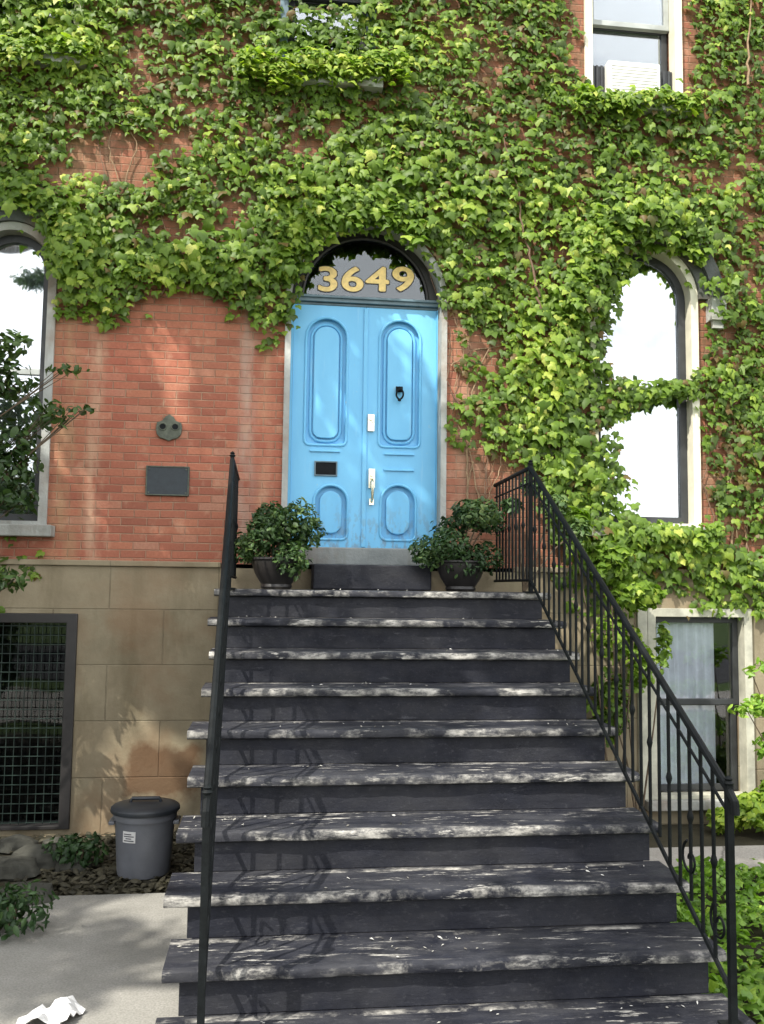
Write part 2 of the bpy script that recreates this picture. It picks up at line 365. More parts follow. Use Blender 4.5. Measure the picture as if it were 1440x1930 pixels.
LEAF = np.array([(0, .42, .10), (0, .06, 0), (.26, -.10, -.03), (.52, .10, -.05), (.60, .42, -.10), (.33, .50, -.02), (.24, .72, -.03), (0, 1.05, -.12),
                 (-.24, .72, -.03), (-.33, .50, -.02), (-.60, .42, -.10), (-.52, .10, -.05), (-.26, -.10, -.03)])
LF = np.array([(0, i, i % 12+1) for i in range(1, 13)])
OVAL = np.array([(0, .5, .06), (0, 0, 0), (.22, .22, -.02), (.27, .5, -.03), (.17, .8, -.04), (0, 1.05, -.08), (-.17, .8, -.04), (-.27, .5, -.03), (-.22, .22, -.02)])
OF = np.array([(0, i, i % 8+1) for i in range(1, 9)])
def leaves(name, pos, nrm, tip, size, tint, mat, parent=None, shape='ivy'):
    pos, nrm, tip = (np.asarray(q, float) for q in (pos, nrm, tip)); size = np.asarray(size, float)
    nrm /= np.linalg.norm(nrm, axis=1, keepdims=True)
    v = tip-(tip*nrm).sum(1, keepdims=True)*nrm; v /= np.linalg.norm(v, axis=1, keepdims=True)+1e-9
    u = np.cross(v, nrm)
    L, F = (LEAF, LF) if shape == 'ivy' else (OVAL, OF)
    k = len(pos); nv = len(L)
    gl_ = np.random.default_rng(k); wx = gl_.uniform(.72, 1.15, (k, 1, 1)); cz = gl_.uniform(.2, 2.6, (k, 1, 1)); bend = gl_.uniform(-.25, .10, (k, 1, 1)); sk = gl_.normal(size=(k, 1, 1))*.16
    lx, ly, lz = L[None, :, 0:1], L[None, :, 1:2], L[None, :, 2:3]
    V = pos[:, None]+size[:, None, None]*(u[:, None]*(lx*wx+sk*ly)+v[:, None]*(ly-.4)+nrm[:, None]*(lz*cz+bend*ly*ly))
    FF = (F[None]+np.arange(k)[:, None, None]*nv).reshape(-1, 3)
    me = bpy.data.meshes.new(name); me.vertices.add(k*nv); me.vertices.foreach_set('co', V.reshape(-1))
    nf = len(FF); me.loops.add(nf*3); me.polygons.add(nf)
    me.loops.foreach_set('vertex_index', FF.reshape(-1)); me.polygons.foreach_set('loop_start', np.arange(0, nf*3, 3)); me.polygons.foreach_set('loop_total', np.full(nf, 3))
    me.update(calc_edges=True)
    at = me.attributes.new('tint', 'FLOAT', 'POINT'); at.data.foreach_set('value', np.repeat(np.clip(tint, 0, 1), nv))
    me.materials.append(mat); me.validate()
    o = bpy.data.objects.new(name, me); C.objects.link(o)
    if parent: o.parent = parent
    return o
def blob_leaves(name, blobs, count, size, mat, parent, tint=(.25, .75), shell=.55, shape='oval', seed=1, up=.7):
    g = np.random.default_rng(seed); P = []; N = []; T = []
    vol = np.array([b[3]*b[4]*b[5] for b in blobs])**.67; vol = vol/vol.sum()
    for b, f in zip(blobs, vol):
        k = int(count*f); d = g.normal(size=(k, 3)); d /= np.linalg.norm(d, axis=1, keepdims=True)
        rr = shell+(1-shell)*g.random(k)**.5; rr *= 1+.18*np.sin(d[:, 0]*7+b[0]*3)*np.cos(d[:, 2]*6+b[1])
        P.append(np.array(b[:3])+d*rr[:, None]*np.array(b[3:6])); N.append(d*.7+g.normal(size=(k, 3))*.55+(0, 0, up))
        T.append(np.full(k, g.uniform(*tint)))
    P = np.vstack(P); N = np.vstack(N); k = len(P); T = np.concatenate(T)+g.normal(size=k)*.16
    return leaves(name, P, N, g.normal(size=(k, 3))*.8+(0, 0, -.5), size*g.uniform(.6, 1.25, k), T, mat, parent, shape)

def text_mesh(body, size, ext, off=0.0):
    cu = bpy.data.curves.new('t', 'FONT'); cu.body = body; cu.size = size; cu.extrude = ext; cu.offset = off; cu.align_x = 'CENTER'
    cu.resolution_u = 6
    ob = bpy.data.objects.new('t', cu); C.objects.link(ob); dg = bpy.context.evaluated_depsgraph_get()
    me = bpy.data.meshes.new_from_object(ob.evaluated_get(dg)); bpy.data.objects.remove(ob); bpy.data.curves.remove(cu)
    return me
def put_text(name, body, size, loc, mat, parent, ext=.003, off=0.0, sx=1.0):
    me = text_mesh(body, size, ext, off); me.materials.append(mat)
    me.transform(Matrix.Translation(Vector(loc)) @ Matrix.Rotation(R(90), 4, 'X') @ Matrix.Scale(sx, 4, (1, 0, 0)))
    o = bpy.data.objects.new(name, me); C.objects.link(o); o.parent = parent; return o

def bold_text(name, ch, size, loc, mat, parent, shifts):
    """a painted numeral thickened by stacking shifted copies of its outline"""
    base = text_mesh(ch, size, .0006); V = []; F = []
    for i, (dx, dz) in enumerate(shifts):
        o = len(V); V += [(v.co.x*1.34+dx+loc[0], loc[1]-.0003*i, v.co.y+dz+loc[2]) if v.co.z > 0 else (v.co.x*1.34+dx+loc[0], loc[1]+.002, v.co.y+dz+loc[2]) for v in base.vertices]
        F += [tuple(k+o for k in f.vertices) for f in base.polygons if f.normal.z > .5]
    b = MB(); b.add(V, F); me = bpy.data.meshes.new(name); me.from_pydata(V, [], F); me.materials.append(mat)
    o = bpy.data.objects.new(name, me); C.objects.link(o); o.parent = parent; return o

# ------------------------------------------------------------------ ground
def sheet(name, x0, x1, y0, y1, z, mat, n=1, amp=0, kind='structure'):
    b = MB(); nx = n
    for i in range(nx+1):
        for j in range(nx+1):
            x = x0+(x1-x0)*i/nx; y = y0+(y1-y0)*j/nx
            b.v.append((x, y, z+(amp*noise.noise(Vector((x*2, y*2, 3))) if amp else 0)))
    for i in range(nx):
        for j in range(nx): b.f.append((i*(nx+1)+j, (i+1)*(nx+1)+j, (i+1)*(nx+1)+j+1, i*(nx+1)+j+1))
    o = b.build(name, mat); o['kind'] = kind; return o
sheet('ground', -120, 120, -150, 60, -.03, MT['grass'])
sheet('soil_bed', -7, 9, -4.9, 0.3, -.005, MT['soil'], 60, .012)
pathL = MB()
gl = [G(20, 1935), G(330, 1935), G(345, 1692), G(75, 1692), G(40, 1790)]
xa, xb = gl[3].x-.02, -.30
pathL.box(xa-.05, xb, -6.2, G(200, 1692).y, -.06, .022).build('path', MT['path'], bevel=.008)['kind'] = 'structure'
b = MB(); yy = G(1420, 1645).y
b.box(2.10, 9, yy, yy+.55, -.06, .03).build('path', MT['walk'], bevel=.01)['kind'] = 'structure'
b = MB(); b.box(-120, 120, -9.4, -6.21, -.08, .012).build('sidewalk', MT['walk'])['kind'] = 'structure'
b = MB(); b.box(-120, 120, -22, -11.5, -.14, -.02).build('road', MT['road'])['kind'] = 'structure'

# ------------------------------------------------------------------ house
house = empty('brick_house', (1.0, .2, 0), 'red brick house on a tan stone base with a sky blue double door', 'house')
ZB = U(250, 1060).z
dxl, dxr = U(541, 850).x, U(832, 850).x; dcx = (dxl+dxr)/2; dr = (dxr-dxl)/2
dz0 = ZB+.01; dzs = U(690, 424).z-dr; DY = .15
lcx = U(16, 650).x; lr = U(90, 650).x-lcx; lz0 = U(60, 985).z; lzs = U(20, 432).z-lr
rcx = U(1214, 700).x; rr_ = U(1304, 700).x-rcx; rz0 = U(1280, 990).z; rzs = U(1215, 470).z-rr_
tx0, tx1, tz0 = U(1113, 100).x, U(1272, 100).x, U(1190, 192).z
cx0, cx1 = U(540, 80).x, U(695, 80).x
holes = [arch(dcx, dr, dz0, dzs, 28), arch(lcx, lr, lz0, lzs), arch(rcx, rr_, rz0, rzs), rect(tx0, tx1, tz0, tz0+1.75), rect(cx0, cx1, tz0, tz0+1.75),
         rect(lcx-.42, lcx+.42, tz0, tz0+1.75)]
def wall(name, x0, x1, z0, z1, hs, y, depth, mat, back=.45):
    outer = rect(x0, x1, z0, z1); loops = [outer]+hs
    tri = tessellate_polygon([[Vector((p[0], p[1], 0)) for p in l] for l in loops])
    flat = [p for l in loops for p in l]
    b = MB(); b.add([(p[0], y, p[1]) for p in flat], tri)
    for l in hs:
        k = len(l); b.add([(p[0], y, p[1]) for p in l]+[(p[0], y+depth, p[1]) for p in l], [(i, (i+1) % k, k+(i+1) % k, k+i) for i in range(k)])
    k = 4; b.add([(p[0], y, p[1]) for p in outer]+[(p[0], back, p[1]) for p in outer], [(i, (i+1) % k, k+(i+1) % k, k+i) for i in range(k)])
    o = b.build(name, mat, house)
    # weld so normals agree
    bm = bmesh.new(); bm.from_mesh(o.data); bmesh.ops.remove_doubles(bm, verts=bm.verts, dist=1e-5); bmesh.ops.recalc_face_normals(bm, faces=bm.faces)
    bm.to_mesh(o.data); bm.free(); return o
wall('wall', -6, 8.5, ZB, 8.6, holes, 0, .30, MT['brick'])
bx0, bx1, bz0, bz1 = U(-250, 1300, -.04).x, U(139, 1300, -.04).x, U(100, 1562, -.04).z, U(100, 1156, -.04).z
kx0, kx1, kz0, kz1 = U(1232, 1300, -.04).x, U(1404, 1300, -.04).x, U(1300, 1500, -.04).z, U(1300, 1160, -.04).z
wall('stone_base', -6, 8.5, -.3, ZB-.035, [rect(bx0, bx1, bz0, bz1), rect(kx0, kx1, kz0, kz1)], -.045, .28, MT['stone'])
for x0, x1 in ((-6, -.42), (2.04, 8.5)): MB().box(x0, x1, -.075, .2, ZB-.033, ZB+.012).build('water_table', MT['stone'], house, bevel=.008)
MB().box(-6, 8.5, .46, .5, -.3, 8.6).build('inner_wall', MT['dark'], house)

def arched_window(cx, r, z0, zs, mat_out, corb):
    n = 24
    wn = MB().band(arch(cx, r-.012, z0+.012, zs, n), arch(cx, r+.055, z0-.02, zs, n), -.028, .10).build('window', mat_out, house, True)
    MB().band(arch(cx, r-.075, z0+.075, zs, n), arch(cx, r-.014, z0+.012, zs, n), .085, .15).build('sash', MT['black'], wn, True)
    mid = (z0+zs)/2+.20
    b = MB().box(cx-r+.076, cx+r-.076, .095, .14, mid-.025, mid+.025)
    b.build('meeting_rail', MT['greytrim'], wn, bevel=.004)
    MB().prism(arch(cx, r-.077, z0+.077, zs, n), .118, .122).build('pane', MT['glass'], wn)
    # gathered curtain
    w_ = r-.04; b = MB(); k = 60
    for i in range(k+1):
        x = cx-w_+2*w_*i/k; y = .24+.014*math.sin(i*1.05)+.006*math.sin(i*2.3)
        zt = zs+math.sqrt(max(0, w_*w_-(x-cx)**2)) 
        b.v += [(x, y, z0+.03), (x, y, zt), (x, y+.004, z0+.03), (x, y+.004, zt)]
        if i: q = 4*i; b.f += [(q-4, q, q+1, q-3), (q-2, q-1, q+3, q+2), (q-4, q-2, q+2, q), (q-3, q+1, q+3, q-1)]
    b.build('curtain', MT['curtain'], wn, True)
    MB().box(cx-r-.12, cx+r+.12, -.13, .12, z0-.115, z0-.022).build('sill', MT['trim'], wn, bevel=.01)
    h = [(cx+(r+.15)*math.cos(math.pi*i/n), zs+(r+.15)*math.sin(math.pi*i/n)) for i in range(n+1)]
    h2 = [(cx+(r+.27)*math.cos(math.pi*i/n), zs+(r+.27)*math.sin(math.pi*i/n)) for i in range(n+1)]
    h0 = [(cx+(r+.057)*math.cos(math.pi*i/n), zs+(r+.057)*math.sin(math.pi*i/n)) for i in range(n+1)]
    b = MB(); b.band(h, h2, -.10, -.001, closed=False); b.build('hood_mould', MT['dstone'], wn, True)
    MB().band(h0, [(x, z) for x, z in h], -.055, -.001, closed=False).build('arch_band', MT['dstone'], wn, True)
    for s in corb:
        b = MB(); b.box(cx+s*(r+.21)-.07, cx+s*(r+.21)+.07, -.115, -.001, zs-.201, zs-.002)
        b.box(cx+s*(r+.21)-.05, cx+s*(r+.21)+.05, -.09, -.001, zs-.27, zs-.195)
        b.build('corbel', MT['trim'], wn)
    return wn
arched_window(lcx, lr, lz0, lzs, MT['trim'], ())
arched_window(rcx, rr_, rz0, rzs, MT['cream'], (1,))

def sash_window(x0, x1, z0, z1, y, casing, split, curt, name='window', drawn=1.0, glass='glass', gap=.24):
    wn = MB().band(rect(x0+.012, x1-.012, z0+.012, z1-.012), rect(x0-.06, x1+.06, z0-.02, z1+.06), y-.03, y+.10).build(name, casing, house, bevel=.004)
    MB().band(rect(x0+.065, x1-.065, split+.03, z1-.065), rect(x0+.014, x1-.014, split-.02, z1-.014), y+.08, y+.13).build('sash', MT['greytrim' if casing is MT['cream'] else 'black'], wn, bevel=.004)
    MB().band(rect(x0+.07, x1-.07, z0+.07, split-.03), rect(x0+.014, x1-.014, z0+.013, split+.022), y+.131, y+.17).build('sash', MT['black'], wn, bevel=.004)
    MB().box(x0+.067, x1-.067, y+.10, y+.104, split+.032, z1-.067).build('pane', MT[glass], wn)
    MB().box(x0+.072, x1-.072, y+.148, y+.152, z0+.072, split-.032).build('pane', MT[glass], wn)
    if curt:
        b = MB(); k = 50; xa, xb = x0+.03, x1-.03
        for i in range(k+1):
            x = xa+(xb-xa)*i/k*drawn; yy = y+gap+.013*math.sin(i*.9)
            b.v += [(x, yy, z0), (x, yy, z1), (x, yy+.004, z0), (x, yy+.004, z1)]
            if i: q = 4*i; b.f += [(q-4, q, q+1, q-3), (q-2, q-1, q+3, q+2), (q-4, q-2, q+2, q), (q-3, q+1, q+3, q-1)]
        b.build('curtain', curt, wn, True)
    return wn
tsp = U(1185, 37).z
wT = sash_window(tx0, tx1, tz0, tz0+1.75, 0, MT['cream'], tsp, None, glass='darkglass')
MB().box(tx0-.12, tx1+.12, -.12, .1, tz0-.12, tz0-.022).build('sill', MT['trim'], wT, bevel=.008)
wC = sash_window(cx0, cx1, tz0, tz0+1.75, 0, MT['bluegrey'], tsp, None, glass='darkglass')
MB().box(cx0-.12, cx1+.12, -.12, .1, tz0-.12, tz0-.022).build('sill', MT['trim'], wC, bevel=.008)
wL = sash_window(lcx-.42, lcx+.42, tz0, tz0+1.75, 0, MT['cream'], tsp, MT['curtain'])
MB().box(lcx-.54, lcx+.54, -.12, .1, tz0-.12, tz0-.022).build('sill', MT['trim'], wL, bevel=.008)
wB = sash_window(kx0, kx1, kz0, kz1, -.045, MT['dullcream'], U(1320, 1325).z, MT['bluecurtain'], drawn=.80, glass='thinglass', gap=.178)
b = MB().box(kx0-.15, kx0-.062, -.075, .0, kz0-.02, kz1+.06); b.build('side_casing', MT['dullcream'], wB, bevel=.006)
MB().box(kx0-.10, kx1+.10, -.14, .08, kz0-.10, kz0-.021).build('sill', MT['trim'], wB, bevel=.008)

# basement opening with green security grille
wG = MB().band(rect(bx0+.07, bx1-.07, bz0+.03, bz1-.075), rect(bx0+.002, bx1+.012, bz0-.0, bz1-.002), -.07, .12).build('window', MT['darkbrown'], house, bevel=.005, label='dark framed basement window behind a green wire grille')
MB().box(bx0+.072, bx1-.072, .02, .024, bz0+.032, bz1-.077).build('pane', mat_glass('grille_glass', .0, tr=(.6, .62, .62)), wG)
b = MB(); gx0, gx1 = bx0+.075, bx1-.075
k = int((gx1-gx0)/.06)
for i in range(k+1):
    x = gx0+(gx1-gx0)*i/k; b.tube([(x, -.035, bz0+.035), (x, -.035, bz1-.08)], .0035, 5)
for i in range(22):
    z = bz0+.05+(bz1-bz0-.15)*i/21; b.tube([(gx0, -.042, z), (gx1, -.042, z)], .0035, 5)
b.build('grille', plain('green_wire', (.012, .026, .02), .5, 0, .3, 9), wG, True)

# door surround, fanlight, leaves
n = 28
fr = MB().band(arch(dcx, dr-.012, dz0+.04, dzs, n), arch(dcx, dr+.038, dz0+.0, dzs, n), -.03, DY+.02).build('door_frame', MT['trim'], house, True)
jx0, jx1 = dxl+.013, dxr-.013; jr = (jx1-jx0)/2
zt = U(690, 579, DY).z; ztb = U(690, 562, DY).z; fz = U(690, 452, DY).z     # door head, transom bar top, fanlight top
gr = U(806, 555, DY).x-dcx; fcz = fz-gr
b = MB(); inn = [(dcx+gr*math.cos(math.pi*i/n), max(ztb, fcz+gr*math.sin(math.pi*i/n))) for i in range(n+1)]
out = [(dcx+jr*math.cos(math.pi*i/n), max(ztb, dzs+jr*math.sin(math.pi*i/n))) for i in range(n+1)]
b.band(inn, out, DY-.02, DY+.06, closed=False)
fan = b.build('fanlight', MT['darkbrown'], house, True)
b = MB(); b.tube([(x, DY-.022, z) for x, z in inn], .014, 6); b.build('bead', MT['darkbrown'], fan, True)
MB().prism([(dcx+(gr-.002)*math.cos(math.pi*i/n), max(ztb-.01, fcz+(gr-.002)*math.sin(math.pi*i/n))) for i in range(n+1)], DY+.01, DY+.014).build('pane', mat_glass('fanlight_glass', .035), fan)
b = MB(); b.box(jx0+.004, jx1-.004, DY-.035, DY+.05, zt+.022, ztb); b.box(jx0+.02, jx1-.02, DY-.055, DY-.036, ztb-.028, ztb-.006); b.box(jx0+.004, jx1-.004, DY-.005, DY+.05, zt, zt+.020)
b.build('transom_bar', MT['bluegrey'], house, bevel=.005)
for i, (ch, px) in enumerate((('3', 618), ('6', 664), ('4', 712), ('9', 760))):
    p = U(px, 545, DY)
    d = bold_text('digit', ch, .305, (p.x, DY+.004, p.z-.012), MT['gold'], fan, ((0, 0), (-.010, 0), (.010, 0), (0, .006), (0, -.006), (-.006, .004), (.006, -.004)))
    bold_text('outline', ch, .305, (p.x, DY+.0082, p.z-.012), MT['outline'], d, [(.019*math.cos(q), .013*math.sin(q)) for q in np.linspace(0, 5.7, 11)])
dzb = U(690, 1034, DY).z
MB().box(dxl-.02, dxr+.02, -.10, DY+.10, dzb-.15, dzb-.004).build('threshold', MT['sill'], house, bevel=.012)
# painted side strips between stone jamb and leaves
b = MB(); lx0, lx1 = jx0+.022, jx1-.010
for xa_, xb_ in ((jx0, lx0-.002), (lx1+.002, jx1)): MB().box(xa_, xb_, DY-.02, DY+.06, dzb, zt).build('door_post', MT['door'], house, bevel=.004)
mid = U(688, 800, DY).x
def P(px, py): q = U(px, py, DY); return q.x, q.z
def loop_arch(x0, x1, z0, z1, foot=.5):
    c = (x0+x1)/2; r = (x1-x0)/2; zs = z1-r
    pts = [(c+r*math.cos(math.pi*i/16), zs+r*math.sin(math.pi*i/16)) for i in range(17)]
    f = r*foot
    return pts+[(x0, z0+f)]+[(x0+f-f*math.cos(t), z0+f-f*math.sin(t)) for t in (.5, 1.07)]+[(x0+f, z0), (x1-f, z0)]+[(x1-f+f*math.sin(t), z0+f-f*math.cos(t)) for t in (.5, 1.07)]+[(x1, z0+f)]
def leaf_door(x0, x1, left):
    if left: o = (*P(573, 838), *P(656, 601)); lo = (*P(590, 1016), *P(656, 915))
    else: o = (*P(713, 842), *P(793, 606)); lo = (*P(716, 1018), *P(784, 915))
    L1 = loop_arch(o[0], o[2], o[1], o[3], .25); g = .050
    L2 = loop_arch(o[0]+g, o[2]-g, o[1]+g*.8, o[3]-g, .7); g2 = .072
    L3 = loop_arch(o[0]+g2, o[2]-g2, o[1]+g2*.9, o[3]-g2, .6)
    K1 = loop_arch(lo[0], lo[2], lo[1], lo[3], .35); K2 = loop_arch(lo[0]+g, lo[2]-g, lo[1]+g, lo[3]-g, .9)
    outer = rect(x0, x1, dzb+.003, zt-.003); b = MB(); dp = .044
    tri = tessellate_polygon([[Vector((p[0], p[1], 0)) for p in l] for l in (outer, L1, K1)])
    b.add([(p[0], DY, p[1]) for l in (outer, L1, K1) for p in l], tri)
    for l, e in ((outer, .05), (L1, dp), (K1, dp)):
        k = len(l); b.add([(p[0], DY, p[1]) for p in l]+[(p[0], DY+e, p[1]) for p in l], [(i, (i+1) % k, k+(i+1) % k, k+i) for i in range(k)])
    for l in (L1, K1): b.add([(p[0], DY+dp, p[1]) for p in l], [tuple(range(len(l)))])
    d = b.build('door_leaf', MT['door'], house)
    bm = bmesh.new(); bm.from_mesh(d.data); bmesh.ops.remove_doubles(bm, verts=bm.verts, dist=1e-5); bmesh.ops.recalc_face_normals(bm, faces=bm.faces); bm.to_mesh(d.data); bm.free()
    yf = DY-.001
    def mould(l, r, y=yf):
        b = MB(); b.tube([(x, y, z) for x, z in l], r, 8, closed=True); return b
    mould(L1, .012).build('moulding', MT['door'], d, True); mould(L2, .014, DY+dp-.006).build('moulding', MT['door'], d, True)
    MB().prism(L3, DY+.010, DY+dp-.001).build('panel', MT['door'], d, bevel=.008)
    mould(K1, .012).build('moulding', MT['door'], d, True)
    MB().prism(K2, DY+.008, DY+dp-.001).build('panel', MT['door'], d, bevel=.010)
    for py in ((853,) if left else (855, 885)):
        z = P(700, py)[1]; MB().box(o[0]+.05, o[2]-.05, yf-.016, yf+.004, z-.008, z+.008).build('ledge_strip', MT['door'], d, bevel=.004)
    return d
dl = leaf_door(lx0, mid-.002, True); dr_ = leaf_door(mid+.002, lx1, False)
MB().box(mid-.022, mid+.016, DY-.014, DY-.0005, dzb+.01, zt-.012).build('astragal', MT['door'], dr_, bevel=.005)
a0, a1 = P(592, 897), P(636, 870)
ms = MB().band(rect(a0[0]+.012, a1[0]-.012, a0[1]+.012, a1[1]-.012), rect(a0[0], a1[0], a0[1], a1[1]), DY-.016, DY-.0005).build('mail_slot', MT['bluegrey'], dl, bevel=.003)
MB().box(a0[0]+.0125, a1[0]-.0125, DY-.009, DY-.001, a0[1]+.0125, a1[1]-.0125).build('flap', MT['iron'], dl, bevel=.002)
kx, kz = P(752, 738)
b = MB(); b.box(kx-.03, kx+.03, DY-.024, DY-.013, kz-.01, kz+.04); b.tube([(kx, DY-.03, kz+.02), (kx, DY-.055, kz)], [.022, .016], 10)
b.tube([(kx+.030*math.sin(t), DY-.055+.012*math.cos(t), kz-.035-.040*math.cos(t)) for t in np.linspace(.3, 5.98, 18)], .008, 8)
b.lathe([(0.001, kz-.095), (.014, kz-.09), (.016, kz-.08), (.008, kz-.07)], kx, DY-.035, 12)
b.build('knocker', MT['iron'], dr_, True)
hx, hz = P(699, 795)
b = MB(); b.box(hx-.028, hx+.028, DY-.026, DY-.0145, hz-.085, hz+.06); b.tube([(hx, DY-.02, hz+.025), (hx, DY-.045, hz+.025)], .02, 14); b.tube([(hx, DY-.02, hz-.05), (hx, DY-.035, hz-.05)], .012, 10)
b.tube([(hx+.01, DY-.04, hz+.012), (hx+.01, DY-.04, hz-.012)], .006, 6)
b.build('deadbolt', MT['brass'], dr_, True)
hx, hz = P(700, 918)
b = MB(); b.box(hx-.027, hx+.027, DY-.026, DY-.0145, hz-.01, hz+.155); b.box(hx-.02, hx+.02, DY-.024, DY-.0145, hz-.155, hz-.10)
b.tube([(hx, DY-.02, hz+.05), (hx, DY-.06, hz+.05), (hx, DY-.09, hz+.03), (hx, DY-.09, hz-.06), (hx, DY-.075, hz-.11), (hx, DY-.02, hz-.13)], [.012, .012, .014, .014, .011, .010], 10)
b.tube([(hx, DY-.02, hz+.10), (hx, DY-.05, hz+.10)], .014, 12); b.box(hx-.014, hx+.014, DY-.075, DY-.045, hz+.066, hz+.074)
b.build('door_handle', MT['brass'], dr_, True)

# wall plaque and medallion
def at(px, py): return U(px, py, 0)
p0, p1 = at(274, 934), at(358, 880)
pl = empty('wall_plaque', (p0.x, 0, p0.z), 'slate blue rectangular plaque screwed to the brick left of the stairs', 'plaque')
MB().box(p0.x, p1.x, -.022, -.001, p0.z, p1.z).build('backplate', MT['slate'], pl, bevel=.006)
MB().band(rect(p0.x+.012, p1.x-.012, p0.z+.012, p1.z-.012), rect(p0.x+.002, p1.x-.002, p0.z+.002, p1.z-.002), -.028, -.0205).build('rim', MT['bronze'], pl, bevel=.003)
for sx in (p0.x+.026, p1.x-.026):
    for sz in (p0.z+.026, p1.z-.026): MB().tube([(sx, -.020, sz), (sx, -.031, sz)], .007, 8).build('screw', MT['bronze'], pl, True)
q = at(319, 806)
md = empty('wall_medallion', (q.x, 0, q.z), 'small weathered bronze crest with two dark lobes above the rectangular plaque', 'medallion')
prof = [(.0, .118), (.035, .098), (.052, .066), (.098, .05), (.106, .0), (.098, -.05), (.07, -.078), (.03, -.09), (0, -.105)]
shape = [(q.x+x, q.z+z-.01) for x, z in prof[::-1]]+[(q.x-x, q.z+z-.01) for x, z in prof[1:-1]]
MB().prism(shape, -.022, -.001).build('shield', MT['bronze'], md, bevel=.006)
for s in (-1, 1):
    o = MB().tube([(q.x+s*.050+.030*math.cos(t), -.022, q.z+.004+.028*math.sin(t)) for t in np.linspace(0, 6.283*15/16, 16)], .006, 8, closed=True).build('ring', MT['bronze'], md, True)
    MB().tube([(q.x+s*.050, -.020, q.z+.004), (q.x+s*.050, -.026, q.z+.004)], .024, 14).build('boss', MT['iron'], o, True)

# window air conditioner in the upper right window
a0, a1 = U(1143, 186), U(1240, 127)
ac = empty('air_conditioner', ((a0.x+a1.x)/2, .1, tz0), 'white air conditioner sitting in the bottom of the upper right window', 'air conditioner')
zc0, zc1 = tz0+.013, a1.z
MB().box(a0.x, a1.x, -.05, .35, zc0, zc1).build('case', MT['white'], ac, bevel=.012)
b = MB()
for i in range(9): z = zc0+.04+i*(zc1-zc0-.09)/8; b.box(a0.x+.03, a1.x-.03, -.054, -.048, z, z+.004)
b.build('louvres', plain('grey_louvre', (.55, .55, .55), .5), ac)
for x0, x1 in ((tx0+.015, a0.x-.003), (a1.x+.003, tx1-.015)):
    kk = 6; b = MB()
    for i in range(kk): xx = x0+(x1-x0)*i/kk; b.box(xx+.001, xx+(x1-x0)/kk-.001, .02+.012*(i % 2), .05+.012*(i % 2), zc0, zc1-.015)
    b.build('side_curtain', MT['black'], ac)

# ------------------------------------------------------------------ stairs
SX0, SX1, TR, RS, Y0, Z0 = -.398, 2.009, .308, .1937, -1.14, 1.937
st = empty('stairs', ((SX0+SX1)/2, -2.6, 0), 'wide black painted front stairs with scuffed worn treads up to the blue door', 'stairs')
def slab(x0, x1, y0, y1, z0, z1, seed, nx=70):
    """a tread with a rounded, unevenly worn nosing"""
    prof = [(y1, z0), (y0+.02, z0), (y0+.004, z0+.008), (y0, (z0+z1)/2), (y0+.006, z1-.007), (y0+.02, z1), (y0+.10, z1), (y1, z1)]
    b = MB(); k = len(prof)
    for i in range(nx+1):
        x = x0+(x1-x0)*i/nx
        for j, (y, z) in enumerate(prof):
            e = 1 if 1 < j < 6 else 0
            d = e*(.009*noise.noise(Vector((x*3, seed*7, 1)))+.006*noise.noise(Vector((x*13, seed*3, j*.4))))
            dz = .006*noise.noise(Vector((x*2.2, seed*5, 9))) if j in (4, 5, 6) else 0
            b.v.append((x, y+d, z+dz))
        if i:
            for j in range(k): b.f.append(((i-1)*k+j, (i-1)*k+(j+1) % k, i*k+(j+1) % k, i*k+j))
    b.f += [tuple(range(k)), tuple(nx*k+j for j in range(k))[::-1]]
    return b
NT = .050
for i in range(10):
    yf = Y0-TR*i; zt_ = Z0-RS*i
    yb = 0-.052 if i == 0 else yf+TR+.045
    o = slab(SX0-.03*(i >= 4)-.02*math.sin(i*2.1), SX1+.012*math.sin(i*1.7), yf, yb, zt_-NT, zt_, i+1).build('landing' if i == 0 else 'tread', MT['tread'], st, True)
    zl = max(zt_-RS, -.02)
    MB().box(SX0+.055, SX1-.055, yf+.045, yf+.075, zl+.001, zt_-NT-.001).build('riser', MT['riser'], st, bevel=.003)
for s, x0, x1 in ((0, SX0+.075, SX0+.115), (1, SX1-.115, SX1-.075)):
    poly = [(-.06, -.02), (-.06, Z0-NT-.004)]; 
    poly.append((Y0+.08, Z0-NT-.004))
    for i in range(10):
        yf = Y0-TR*i+.08; poly += [(yf, Z0-RS*i-NT-.004), (yf, Z0-RS*(i+1)-NT-.004)]
    poly[-1] = (poly[-1][0], -.02)
    poly = [poly[0]]+poly[1:2]+poly[3:]
    b = MB(); k = len(poly); b.add([(x0, y, z) for y, z in poly]+[(x1, y, z) for y, z in poly], [tuple(range(k)), tuple(range(k, 2*k))[::-1]]+[(i, (i+1) % k, k+(i+1) % k, k+i) for i in range(k)])
    b.build('side_wall', MT['riser'], st)
ds0, ds1 = U(590, 1080, -.38).x, U(812, 1080, -.38).x
MB().box(ds0, ds1, -.42, -.053, Z0+.004, dzb-.152).build('door_step', MT['riser'], st, bevel=.012)

